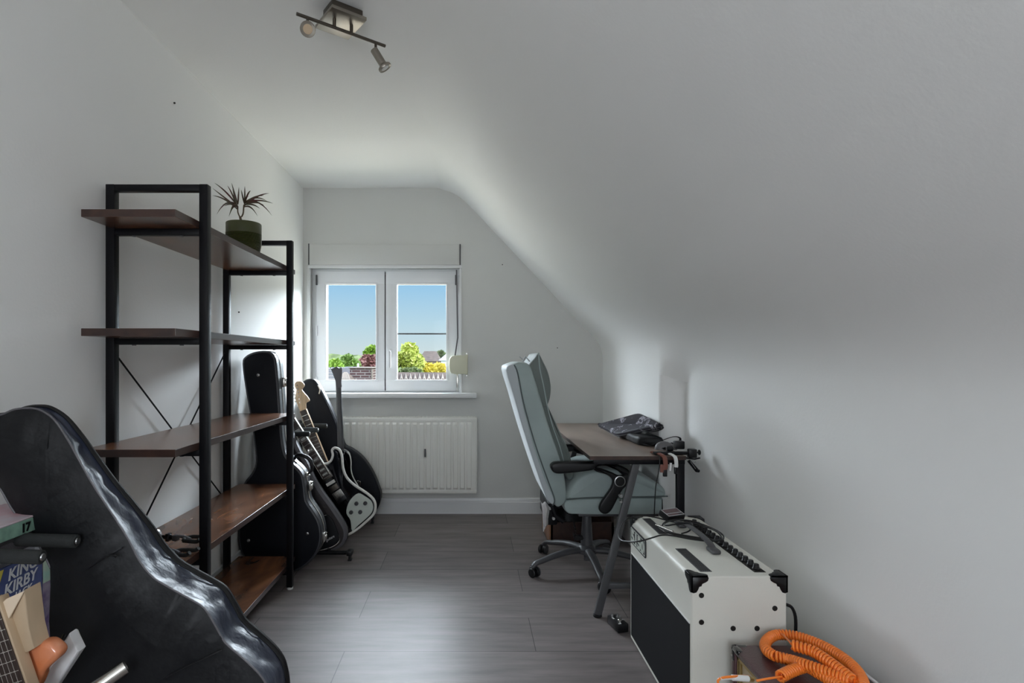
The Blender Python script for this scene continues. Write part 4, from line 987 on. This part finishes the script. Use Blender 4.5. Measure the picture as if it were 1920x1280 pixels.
fr = MB(); L_ = (c-a).length; d = (c-a).normalized()
for i in range(1, 19):
    q = a+d*(L_*(1-2**(-i/12))/(1-2**(-18/12))); w = 6/k; fr.slab([q-d*.001-u*w, q+d*.001-u*w, q+d*.001+u*w, q-d*.001+u*w], (0,-.0014,0), .0003, seg=1)
obj('frets', fr, M_chrome, nk, 0)
obj('body', MB().slab(trace([(606,872),(622,876),(634,864),(640,876),(646,900),(664,925),(676,950),(664,975),(640,986),(612,976),(598,950),(598,925),(588,905),(588,885)], Yb2, 3), (0,.042,0), .008), M_gloss, t)

# narrow necked one seen behind, headstock against the window
Yd = 3.95
t = thing('electric_guitar', P(668, 975, Yd+.03), 'black guitar whose upright dark neck and headstock rise in front of the window', 'guitar')
hs = trace([(619,688),(622,691),(627,688.5),(632,687.5),(636,690),(640,687.5),(641.3,692),(641,702),(639.5,716),(639.8,726),(630.5,726),(628.6,714),(624,702)], Yd, 3)
obj('headstock', MB().slab(hs, (0,.016,0), .004), M_greygus, t)
m = MB().tube([P(634.8,722,Yd+.014), P(636,760,Yd+.014), P(638,800,Yd+.014), P(639,846,Yd+.014)], [.0185,.0195,.021,.023], 14, flat=.7); obj('neck', m, M_dgrey, t)
ob = trace([(634,842),(642,842),(651,846.5),(656,854),(658,866),(658,880),(662,895),(672,912),(684,930),(692,950),(684,966),(664,974),(640,972),(626,960),(622,940),(630,920),(634,895),(630,870)], Yd, 3)
b = obj('body', MB().slab(ob, (0,.040,0), .006), M_gloss, t)
obj('binding', MB().tube([p+Vector((0,.004,0)) for p in ob[2*3:9*3]], .0042, 6), M_bind, b)

# case at the very back
Yk = 4.07
t = thing('guitar_case', P(660, 975, Yk+.05), 'plain black soft guitar case with rounded top, rearmost of the row below the window', 'guitar case')
ol = trace([(564,722),(571,713.5),(580,710.5),(589,713),(596,721.5),(606,740),(616,760),(625,780),(632,798),(639,822),(645,836),(657,842),(674.5,855),(688,871),(699,889.6),(708,911.5),(713,929),(709,949),(701,962),(688,972),(664,978),(636,974),(618,955),(608,925),(606,895),(604,865),(594,840),(582,800),(570,760),(564,738)], Yk, 3)
b = obj('case_body', MB().slab(ol, (0,.10,0), .016), M_tolex, t, 50)
obj('zip_piping', MB().tube([p+Vector((0,.014,0)) for p in ol], .003, 6, closed=True), M_blackp, b)
m = MB().box(P(669,900,Yk)-Vector((.008,.010,0)), P(672,907,Yk)+Vector((.004,0,0)), .002); m.tube(cat([P(671,902,Yk-.01), P(675,903,Yk-.012), P(674,911,Yk-.012), P(671,918,Yk-.01), P(670,926,Yk-.006)], 4, False), .004, 6); obj('zip_pull', m, M_chrome, b)
m = MB().tube(trace([(596,722),(600,730),(598,738)], Yk-.006, 4, False), .005, 6); obj('hook', m, M_screw, b)

# ================================================================== FOREGROUND LEFT
Yf = 1.50
rack(1.10, 1.462, (1.334, 1.452), 'black guitar rack with thick padded arms in front of the large gig bag', xf=-.74)
t = thing('gig_bag', P(330, 1530, Yf+.06), 'large black nylon gig bag with wrinkled shiny gusset, in front of the bookcase', 'gig bag')
ol = [(-62,845),(-62,810),(-46,786),(0,778),(25,768),(50,765),(74,768),(101,786),(127,824),(148,862),(177,913),(211,964),(240,1010),(262,1052),(287,1082),(321,1103),(359,1124),(384,1141),(405,1175),(422,1204),(456,1234),(489,1267),(505,1300),(510,1350),(495,1420),(450,1480),(390,1515),(310,1530),(240,1520),(180,1490),(135,1440),(110,1380),(100,1320),(104,1260),(112,1225),(122,1195),(129,1166),(127,1145),(118,1120),(105,1086),(91,1056),(76,1027),(63,1006),(42,980),(21,951),(0,915),(-30,880)]
ol3 = trace(ol, Yf, 4)
ol3 = [p+Vector((0,0,0)) for p in ol3]
# puffed front panel, wrinkled gusset
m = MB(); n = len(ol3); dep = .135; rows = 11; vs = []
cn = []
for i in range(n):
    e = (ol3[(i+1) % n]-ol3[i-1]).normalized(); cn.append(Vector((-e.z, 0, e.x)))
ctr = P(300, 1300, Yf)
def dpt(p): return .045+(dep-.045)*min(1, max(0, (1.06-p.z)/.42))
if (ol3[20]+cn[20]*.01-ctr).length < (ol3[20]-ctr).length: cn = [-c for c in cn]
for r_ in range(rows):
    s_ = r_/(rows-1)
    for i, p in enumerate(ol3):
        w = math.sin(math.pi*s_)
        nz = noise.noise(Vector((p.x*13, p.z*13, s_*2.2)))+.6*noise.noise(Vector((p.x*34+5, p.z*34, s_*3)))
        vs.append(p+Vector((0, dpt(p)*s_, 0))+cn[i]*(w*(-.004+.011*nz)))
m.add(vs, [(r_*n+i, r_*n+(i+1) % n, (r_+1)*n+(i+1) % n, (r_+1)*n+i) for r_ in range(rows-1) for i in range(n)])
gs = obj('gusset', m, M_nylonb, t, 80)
def panel(name, y, sgn, mt):
    bm = bmesh.new(); vsx = [bm.verts.new((p.x, 0, p.z)) for p in ol3]; f = bm.faces.new(vsx)
    bmesh.ops.triangulate(bm, faces=[f], quad_method='BEAUTY', ngon_method='EAR_CLIP')
    for _ in range(3): 
        bmesh.ops.subdivide_edges(bm, edges=[e for e in bm.edges if e.calc_length() > .03], cuts=1, use_grid_fill=True)
        bmesh.ops.triangulate(bm, faces=bm.faces[:])
    for _ in range(2): bmesh.ops.beautify_fill(bm, faces=bm.faces[:], edges=[e for e in bm.edges if not e.is_boundary])
    for v in bm.verts:
        d = min((Vector((v.co.x, 0, v.co.z))-Vector((p.x, 0, p.z))).length for p in ol3)
        x, z = v.co.x, v.co.z
        b_ = .028*(1-math.exp(-d/.05)) + min(1, d/.04)*(.010*noise.noise(Vector((x*7, z*7, 1)))+.004*noise.noise(Vector((x*22, z*15, 3))))
        v.co.y = y+sgn*b_ if sgn else Yf+dpt(v.co)
    m = MB().bm(bm); return obj(name, m, mt, t, 80)
fp = panel('front_panel', Yf, -1, M_nylon); panel('back_panel', Yf, 0, M_nylon)
obj('seam_piping', MB().tube(ol3, .0028, 6, closed=True), M_greygus, fp)
obj('seam_piping', MB().tube([p+Vector((0, dpt(p), 0)) for p in ol3], .0045, 6, closed=True), M_blackp, fp)
obj('zip', MB().tube([p+Vector((0, dpt(p)*.86, 0))+c*.003 for p, c in zip(ol3, cn)], .0055, 6, closed=True, flat=.5), M_blackp, fp)
def surf(x, y, o=.030):  return P(x, y, Yf-o)
obj('pocket_zip', MB().tube(cat([surf(160,1069), surf(180,1055,.032), surf(205,1040,.032), surf(228,1026,.024)], 5, False), .0022, 5), M_blackp, fp)
m = MB().tube(cat([surf(300,1275), surf(340,1253,.034), surf(385,1232,.034), surf(415,1218,.026)], 5, False), .0022, 5)
obj('pocket_zip', m, M_blackp, fp)
m = MB().tube(cat([surf(206,1040,.036), surf(214,1041,.04), surf(218,1044,.038)], 4, False), .003, 6)
obj('zip_pull', m, M_blackp, fp)

# cradle arms of the front rack seen at the bottom
def cradle(p0, p1, r, mt, label):
    o = obj('cradle_arm', MB().cyl(p0, p1, r, 20, .004), mt, bpy.data.objects['guitar_rack.001'], label=label)
a = P(239, 1247, 1.42); b = P(150, 1310, 1.36); cradle(b, a, .0185, M_chrome, 'polished cradle tube')
m = MB().slab([P(60,1292,1.37), P(128,1188,1.37), P(147,1222,1.37), P(96,1300,1.37)], (0,.03,0), .006)
t2 = solo('scratch_plate_guitar', m, M_paperw, 'pale grey flat guitar body edge lying across the rack below the orange guitar', 'guitar')
o = obj('edge_binding', MB().tube([P(56,1290,1.372), P(104,1222,1.372), P(121,1188,1.372)], .003, 6), M_blackp, None); 
for v in o.data.vertices: v.co -= t2.location
o.parent = t2

# orange guitar with its neck in the corner of the picture
Yo = 1.27
t = thing('electric_guitar', P(80, 1300, Yo+.03), 'orange guitar with dark fretboard and pale neck edge beside the tan paper bag', 'guitar')
b = obj('body', MB().slab(trace([(40,1215),(62,1208),(84,1205),(98,1212),(108,1224),(104,1238),(80,1262),(60,1300),(20,1330),(-30,1320),(-40,1270),(0,1235)], Yo+.02, 4), (0,.04,0), .012), M_orangeg, t)
obj('strap_button', MB().lathe([(.001,0),(.006,0),(.004,.008),(.007,.012),(.001,.014)], P(100,1212,Yo+.04), (.6,0,.8), 12), M_blackp, b)
m = MB(); _, a, c, u, k = strip(m, (-32,1130), (34,1330), 29, 32, Yo-.02, .03); nk = obj('neck', m, M_tan, t)
m = MB(); _, a, c, u, k = strip(m, (-35,1130), (31,1330), 26, 29, Yo-.024, .004); obj('fretboard', m, M_fret, nk)
d = (c-a).normalized(); fr = MB(); sr = MB(); L_ = (c-a).length; i = 0
while i*.0235 < L_:
    q = a+d*i*.0235; w = 27.5/k; fr.slab([q-d*.001-u*w, q+d*.001-u*w, q+d*.001+u*w, q-d*.001+u*w], (0,-.0016,0), .0003, seg=1); i += 1
obj('frets', fr, M_chrome, nk, 0)
for j in range(6): sr.cyl(a+u*(j-2.5)*.0105+Vector((0,-.004,0)), c+u*(j-2.5)*.0105+Vector((0,-.004,0)), .0007, 4)
obj('strings', sr, M_chrome, t, 0)
t = thing('paper_bag', P(40, 1225, Yo+.03), 'light tan folded paper bag standing beside the orange guitar', 'paper bag')
m = MB().slab([P(14,1163,Yo), P(45,1106,Yo), P(54,1180,Yo), P(63,1216,Yo), P(50,1224,Yo), P(36,1222,Yo), P(26,1210,Yo)], (0,.05,0), .003); obj('bag_body', m, M_tan, t, 30)
m = MB(); q = [P(-8,1140,Yo-.012), P(12,1122,Yo-.010), P(45,1108,Yo-.004), P(14,1164,Yo-.012), P(2,1158,Yo-.014)]; m.slab(q, (0,.004,0), .001, seg=1); obj('folded_flap', m, mat('pale_tan_paper', (.72,.58,.43), .7, bump=.1), t, 30)

# low white display shelf on the left wall with books and comics
sx_ = -1.235
t = thing('display_shelf', (-1.27, 1.4, 0), 'low narrow white display shelf behind the large gig bag', 'shelf')
m = MB(); m.box((-1.305, 1.0, .70), (-1.205, 1.735, .712), .001); obj('top_board', m, M_blackp, t)
m = MB(); m.box((-1.305, 1.70, 0), (-1.205, 1.72, .70), .001); m.box((-1.305,1.0,.0), (-1.298,1.70,.70)); obj('side_panel', m, M_paperw, t)
obj('gap_shade_strip', MB().box((-1.305, 1.722, 0), (-1.203, 1.735, .70), .001), M_blackp, t)  # black strip standing in for the shaded gap beside the shelf
obj('ledge', MB().box((-1.298, 1.0, .372), (-1.205, 1.70, .386), .001), M_paperw, t)
def sheet(name, x, y0, y1, z0, z1, mt, label, cat_, th=.006):
    return thing_sheet(name, x, y0, y1, z0, z1, mt, label, cat_, th)
def thing_sheet(name, x, y0, y1, z0, z1, mt, label, cat_, th):
    t = thing(name, (x-.01, (y0+y1)/2, z0), label, cat_); obj('cover', MB().box((x-th, y0, z0), (x, y1, z1), .0008), mt, t, 0); return t
cb = sheet('comic_book', -1.222, 1.46, 1.628, .388, .655, M_navy, 'comic book with KING KIRBY lettering on blue and yellow cover, on the white display shelf', 'comic book')
X_ = -1.2215
m = MB()
DY = .022
ed = [(1.442,.53),(1.455,.538),(1.47,.529),(1.485,.538),(1.50,.528),(1.515,.537),(1.53,.529),(1.545,.538),(1.56,.530),(1.575,.541),(1.59,.533),(1.603,.54)]
m.slab([Vector((X_, y+DY, z-.012*(z>.4))) for y, z in [(1.442,.39)]+ed+[(1.603,.39)]], (.0008,0,0), .0001, seg=1); obj('yellow_panel', m, M_yellow, cb, 0)
m = MB().slab([Vector((X_+.0010, y+DY, z)) for y, z in [(1.442,.60),(1.455,.615),(1.47,.652),(1.442,.652)]], (.0005,0,0), .0001, seg=1); m.slab([Vector((X_+.0010, y+DY, z)) for y, z in [(1.442,.56),(1.46,.575),(1.463,.59),(1.442,.585)]], (.0005,0,0), .0001, seg=1); obj('corner_flash', m, M_yellow, cb, 0)
m = MB().slab([Vector((X_+.0010, y+DY, z)) for y, z in [(1.555,.395),(1.562,.435),(1.58,.46),(1.597,.455),(1.601,.42),(1.601,.395)]], (.0005,0,0), .0001, seg=1); obj('red_shape', m, M_red, cb, 0)
m = MB().slab([Vector((X_+.0018, y+DY, z)) for y, z in [(1.565,.398),(1.592,.44),(1.600,.438),(1.595,.41),(1.58,.398)]], (.0005,0,0), .0001, seg=1); obj('white_shape', m, M_paperw, cb, 0)
m = MB()
for s_, y, z, sz in (('KING', 1.505, .616, .042), ('KIRBY', 1.492, .580, .042), ('JACK\u2013', 1.528, .558, .026), ('GREATER', 1.535, .542, .019), ('EVENT!', 1.552, .528, .018)):
    q = text_mb(s_, sz, frameM((X_+.0012, y, z), (0,1,.06), (0,0,1)), .0004, .45, .22); m.add(q.v, q.f)
obj('title_lettering', m, M_paperw, cb, 0)
sheet('comic_book', -1.224, 1.632, 1.698, .388, .655, M_purple, 'comic book with dim purple and pale green cover, next to the blue and yellow one', 'comic book')
obj('top_panel', MB().box((-1.2236, 1.633, .56), (-1.2228, 1.697, .654)), M_pale, bpy.data.objects['comic_book.001'], 0)
# stack of flat boxes / books on top
t = thing('game_box', (-1.25, 1.5, .756), 'flat box with pink lid and green side on top of the display shelf', 'box')
obj('box_body', MB().box((-1.306, 1.30, .7565), (-1.135, 1.60, .792), .002), M_green, t, 0)
obj('lid', MB().box((-1.307, 1.299, .792), (-1.134, 1.601, .797), .002), M_pink, t, 0)
m = MB().box((-1.1345, 1.535, .760), (-1.1335, 1.585, .789)); obj('side_label', m, M_pale, t, 0)
m = text_mb('17', .03, frameM((-1.1335, 1.44, .763), (0,1,0), (0,0,1)), .0006, True); m2 = text_mb('Sun', .020, frameM((-1.1330, 1.542, .768), (0,1,0), (0,0,1)), .0004); m.add(m2.v, m2.f); obj('side_lettering', m, M_blackp, t, 0)
t = thing('game_box', (-1.25, 1.5, .712), 'dark box under the pink-lidded box on the display shelf', 'box')
obj('box_body', MB().box((-1.304, 1.32, .7122), (-1.15, 1.58, .742), .003), M_greygus, t, 0); obj('lid', MB().box((-1.305, 1.319, .742), (-1.149, 1.581, .756), .003), M_dgrey, t, 0)

# ================================================================== OUTSIDE THE WINDOW
GZ = -3.0
solo('lawn', MB().box((-60, 5.0, GZ-.2), (80, 150, GZ)), mat('grass', (.13,.15,.07), .9, var=.4, vscale=.5), 'green gardens below the window', 'ground', kind='structure', smooth=0)
M_t1 = mat('fresh_green_leaves', (.13,.22,.03), .6, var=.5, vscale=2.5, bump=.2, bscale=5)
M_t2 = mat('bright_green_leaves', (.24,.38,.04), .6, var=.45, vscale=2.5)
M_t3 = mat('copper_leaves', (.19,.07,.06), .6, var=.4, vscale=2.5)
M_t4 = mat('yellow_green_leaves', (.38,.42,.06), .6, var=.35, vscale=1.5)
M_t5 = mat('yellow_leaves', (.62,.48,.03), .6, var=.35, vscale=1.5)
M_t6 = mat('dull_green_leaves', (.12,.16,.05), .7, var=.4, vscale=1)
M_bark = mat('bark', (.08,.06,.045), .9, bump=.4, bscale=6)
def tree(name, px, py_, Y, rx, rz, mt, label, group='trees and bushes beyond the window', nl_=3600, ls=.095, cat_='tree'):
    c = P(px, py_, Y); k = F/Y; RX = rx/k; RZ = rz/k
    t = thing(name, (c.x, Y, GZ), label, cat_, group)
    rnd = random.Random(int(px*7+py_)); m = MB(); lobes = []
    for i in range(11):
        a = rnd.uniform(0, 6.28); e = rnd.uniform(-.8, 1); q = math.sqrt(max(0,1-e*e))
        lobes.append((c+Vector((math.cos(a)*q*RX*.58, math.sin(a)*q*RX*.5, e*RZ*.58)), rnd.uniform(.36,.5)))
    for i in range(nl_):
        lc, lr = lobes[i % 11]; v = Vector([rnd.gauss(0,1) for _ in range(3)]).normalized()*(rnd.uniform(.65,1))
        p = lc+Vector((v.x*RX*lr, v.y*RX*lr, v.z*RZ*lr)); u = Vector([rnd.gauss(0,1) for _ in range(3)]).normalized(); w = u.orthogonal().normalized(); s_ = ls*rnd.uniform(.6,1.3)
        m.add([p-u*s_, p+w*s_*.6, p+u*s_, p-w*s_*.6], [(0,1,2,3)])
    for lc, lr in lobes:
        bm = bmesh.new(); bmesh.ops.create_icosphere(bm, subdivisions=2, radius=1)
        for v in bm.verts: v.co = lc+Vector((v.co.x*RX*lr*.8, v.co.y*RX*lr*.8, v.co.z*RZ*lr*.8))*(1+.2*noise.noise(v.co*3+lc))
        m.bm(bm)
    obj('crown', m, mt, t, 0)
    obj('trunk', MB().tube([(c.x, Y, GZ), (c.x+.1, Y, (GZ+c.z)/2), (c.x, Y, c.z)], [.22,.17,.08], 8), M_bark, t)
tree('leafy_tree', 628, 692, 16, 19, 20, M_t2, 'bright green leafy tree at the left edge of the left window pane')
tree('leafy_tree', 657, 685, 19, 20, 20, M_t1, 'mid-green leafy tree in the middle of the left window pane')
tree('copper_tree', 690, 687, 22, 26, 22, M_t3, 'dark red-leaved tree at the right of the left window pane', ls=.10)
tree('leafy_tree', 764, 679, 21, 33, 38, M_t4, 'big yellow-green tree at the left of the right window pane', nl_=4600, ls=.11)
tree('flowering_bush', 800, 694, 26, 20, 14, M_t5, 'yellow flowering bush in the middle of the right window pane', cat_='bush')
tree('flowering_bush', 824, 695, 28, 16, 15, M_t5, 'yellow flowering bush at the right of the right window pane', cat_='bush')
tree('leafy_tree', 770, 702, 18, 22, 11, M_t6, 'low dull green shrub below the big yellow-green tree', cat_='bush')
tree('leafy_tree', 700, 662, 60, 16, 10, M_t2, 'far pale green tree top above the dark red tree', ls=.4)
tree('leafy_tree', 828, 668, 66, 10, 9, M_t6, 'distant dull green tree above the roofs at the right edge of the window', ls=.3)
# distant wooded ridge
m = MB(); rnd = random.Random(3); xs = [i*1.6 for i in range(-34, 60)]; vs = []
for row in range(7):
    for x in xs:
        zt_ = 1.25+.9*noise.noise(Vector((x*.12,0,0)))+.5*noise.noise(Vector((x*.6,3,0)))
        f = row/6; vs.append((x, 92+14*math.sin(f*1.5)+rnd.uniform(-1,1), GZ-.3+(zt_+4.3)*math.sin(f*math.pi/2)+rnd.uniform(-.25,.25)))
n = len(xs); m.add(vs, [(r_*n+i, r_*n+i+1, (r_+1)*n+i+1, (r_+1)*n+i) for r_ in range(6) for i in range(n-1)])
solo('wooded_ridge', m, M_t6, 'long green treeline on the horizon', 'treeline', kind='stuff', smooth=0)
# brick gable / chimney
Yx = 13.0; k = F/Yx
def house(name, x0, x1, ytop, Y, depth, mt, label, roof=None, rh=0, cat_='building'):
    a = P(x0, ytop, Y); b = P(x1, ytop, Y); t = thing(name, ((a.x+b.x)/2, Y+depth/2, GZ), label, cat_)
    obj('walls', MB().box((a.x, Y, GZ), (b.x, Y+depth, a.z)), mt, t, 0)
    if roof:
        m = MB(); o = .15; z = a.z
        m.add([(a.x-o,Y-o,z-.05),(b.x+o,Y-o,z-.05),(b.x+o,Y+depth+o,z-.05),(a.x-o,Y+depth+o,z-.05),(a.x+.3,Y+depth/2,z+rh),(b.x-.3,Y+depth/2,z+rh)], [(0,1,5,4),(1,2,5),(2,3,4,5),(3,0,4),(0,3,2,1)])
        obj('roof', m, roof, t, 0)
    return t
t = house('brick_outbuilding', 656, 696, 690.5, Yx, .9, M_brick, 'dark red brick chimney stack with pale coping outside the left window pane', cat_='chimney')
obj('coping', MB().box(P(654,690.5,Yx)+Vector((0,-.05,0)), P(699,688.3,Yx)+Vector((0,.95,0)), .01), mat('pale_stone', (.17,.14,.12), .9), t, 0)
obj('corner_post', MB().box(P(695.5,712,Yx-.1)+Vector((0,0,-2)), P(698,692,Yx-.1)+Vector((0,.1,0))), MATS['pale_stone'], t, 0)
t = house('slate_roof_house', 590, 634, 690, 14, 3, mat('grey_siding', (.10,.10,.13), .8), 'dark grey sided building at the lower left of the window')
m = MB()
for i in range(12): m.box(P(590,691+i*3,13.97), P(634,692+i*3,13.97)+Vector((0,.02,0)))
obj('siding_boards', m, M_paperw, t, 0)
solo('roof_pole', MB().cyl(P(671.5,705,14.4), P(671.5,681,14.4), .025, 8), M_paperw, 'thin pale pipe standing behind the brick chimney stack', 'pipe')
t = thing('tiled_roof', P(648, 712, 12), 'patchy grey tiled roof between the guitar headstock and the brick chimney', 'roof')
m = MB().slab([P(636,725,11.5), P(640,699,12.4), P(647,696,12.6), P(652,699,12.4), P(662,725,11.5)], (0,.6,-.1), .02, seg=1); obj('slope', m, M_tile, t, 0)
m = MB()
for i in range(7): m.tube(cat([P(639+i*2.6,712,11.7), P(642+i*1.7,704,12.0), P(646+i*.6,699,12.3)], 3, False), .025, 6)
obj('tile_rolls', m, MATS['pale_stone'], t)
t = thing('neighbour_roof', P(790, 712, 12), 'brown roof edge with a row of pale upright battens at the bottom of the right window pane', 'roof')
a = P(715, 697.5, 12.3); b = P(870, 698, 12.3)
m = MB(); m.add([a, b, b+Vector((0,-1.2,-.55)), a+Vector((0,-1.2,-.55)), a+Vector((0,.6,-.3)), b+Vector((0,.6,-.3))], [(0,1,2,3), (0,1,5,4)]); m.box(a+Vector((0,-1.2,-3.6)), b+Vector((0,-1.15,-.5))); obj('slope', m, M_tile, t, 0)
for i in range(16):
    x = 735+i*8.6
    q0 = P(x, 697, 12.25); q1 = P(x+.6, 712, 11.85); obj('batten', MB().tube([q0+Vector((0,0,-.04)), q0.lerp(q1,.5), q1], [.008,.016,.036], 6), MATS['pale_stone'], t)
house('far_house', 786, 822, 676, 52, 4, mat('tan_render', (.25,.18,.14), .9), 'distant brown-roofed house beyond the yellow bushes', M_tile, .9)
house('far_house', 827, 850, 674, 36, 4, mat('white_render', (.80,.80,.82), .9), 'distant white house at the right edge of the right window pane', mat('slate', (.25,.26,.30), .9), .45)

# ================================================================== LIGHT AND CAMERA
w = bpy.data.worlds.new('World'); sc.world = w; w.use_nodes = True; nt = w.node_tree
bg = nt.nodes['Background']; tc = nt.nodes.new('ShaderNodeTexCoord'); sp = nt.nodes.new('ShaderNodeSeparateXYZ')
nt.links.new(tc.outputs['Generated'], sp.inputs[0])
cr = nt.nodes.new('ShaderNodeValToRGB'); e = cr.color_ramp.elements
nt.links.new(sp.outputs[2], cr.inputs[0])
e[0].position = 0; e[0].color = (.50,.57,.59,1); e[1].position = .13; e[1].color = (.245,.445,.64,1)
x = e.new(.06); x.color = (.385,.53,.62,1)
st = nt.nodes.new('ShaderNodeMapRange'); st.inputs[1].default_value = .14; st.inputs[2].default_value = .34; st.inputs[3].default_value = 1.0; st.inputs[4].default_value = SKY
st.interpolation_type = 'SMOOTHSTEP'
nt.links.new(sp.outputs[2], st.inputs[0]); nt.links.new(cr.outputs[0], bg.inputs[0])
# the unseen half of the sky behind the camera is brightened as fill
br_ = nt.nodes.new('ShaderNodeMapRange'); br_.inputs[1].default_value = .1; br_.inputs[2].default_value = -.4; br_.inputs[3].default_value = 0; br_.inputs[4].default_value = REAR
nt.links.new(sp.outputs[1], br_.inputs[0])
ad = nt.nodes.new('ShaderNodeMath'); ad.operation = 'ADD'; nt.links.new(st.outputs[0], ad.inputs[0]); nt.links.new(br_.outputs[0], ad.inputs[1]); nt.links.new(ad.outputs[0], bg.inputs[1])
c2 = nt.nodes.new('ShaderNodeMixRGB'); c2.inputs[2].default_value = SKYC
f2 = nt.nodes.new('ShaderNodeMapRange'); f2.inputs[1].default_value = 1.2; f2.inputs[2].default_value = 4
nt.links.new(ad.outputs[0], f2.inputs[0]); nt.links.new(f2.outputs[0], c2.inputs[0]); nt.links.new(cr.outputs[0], c2.inputs[1]); nt.links.new(c2.outputs[0], bg.inputs[0])
def lamp(name, kind, loc, d, **kw):
    l = bpy.data.lights.new(name, kind); o = bpy.data.objects.new(name, l); C.objects.link(o); o.location = loc
    o.rotation_euler = Vector(d).to_track_quat('-Z', 'Y').to_euler()
    for k_, v in kw.items():
        if hasattr(l, k_): setattr(l, k_, v)
        else: setattr(l.cycles, k_, v)
    return o
lamp('sun', 'SUN', (5, 8, 6), SUND, energy=SUN, angle=R(.6), color=(1,.95,.86))
lamp('added_sky_fill', 'AREA', (-2.0, 5.6, 2.75), (.42,-1,-.62), shape='RECTANGLE', size=3.6, size_y=1.5, energy=L_SKY, color=(.86,.93,1))  # added area lamp above the view, standing in for bright sky
lamp('added_low_sky_fill', 'AREA', (-4.5, 9.5, 4.1), (.45,-1,-.32), shape='RECTANGLE', size=10, size_y=3.0, energy=L_LOW, color=(.82,.90,1))  # unseen lamp added on the left to brighten the right wall
lamp('added_low_sky_fill', 'AREA', (2.6, 9.0, 3.75), (-.35,-1,-.27), shape='RECTANGLE', size=7, size_y=2.4, energy=L_LOWR, color=(.80,.89,1))  # unseen lamp added on the right to brighten the bookcase wall
lamp('added_sill_fill', 'AREA', (-.7, 5.2, .30), (0,-.5,1), shape='RECTANGLE', size=1.9, size_y=.7, energy=L_NEAR, color=(1,.96,.88))  # small lamp added below the window to lift the ceiling's dark edge
lamp('added_ground_fill', 'AREA', (-.9, 7.6, -1.3), (.05,-1,.42), shape='RECTANGLE', size=9, size_y=3.2, energy=L_GND, color=(1,.95,.86))  # unseen lamp added outside, below the view, to brighten the ceiling
lamp('added_rear_fill', 'AREA', ((rx0+rx1)/2, YR-.04, (rz0+rz1)/2), (0,1,0), shape='RECTANGLE', size=rx1-rx0-.1, size_y=rz1-rz0-.1, energy=L_REAR, color=(.93,.96,1))  # fill lamp added in the opening behind the camera
cam = bpy.data.cameras.new('camera'); co = bpy.data.objects.new('camera', cam); C.objects.link(co)
co.location = (0, 0, H); co.rotation_euler = (math.pi/2, 0, 0)
cam.sensor_width = 36; cam.lens = F/1920*36; cam.shift_x = (960-CX)/1920; cam.shift_y = (CY-640)/1920; cam.clip_start = .05; cam.clip_end = 400
sc.camera = co
sc.view_settings.view_transform = 'Standard'; sc.view_settings.look = 'None'; sc.view_settings.gamma = 1; sc.view_settings.use_curve_mapping = False
sc.view_settings.exposure = EXPO
sc.cycles.use_denoising = True; sc.cycles.max_bounces = 14; sc.cycles.diffuse_bounces = 10; sc.cycles.glossy_bounces = 4; sc.cycles.transparent_max_bounces = 16
sc.cycles.sample_clamp_indirect = 6; sc.cycles.caustics_reflective = False; sc.cycles.caustics_refractive = False
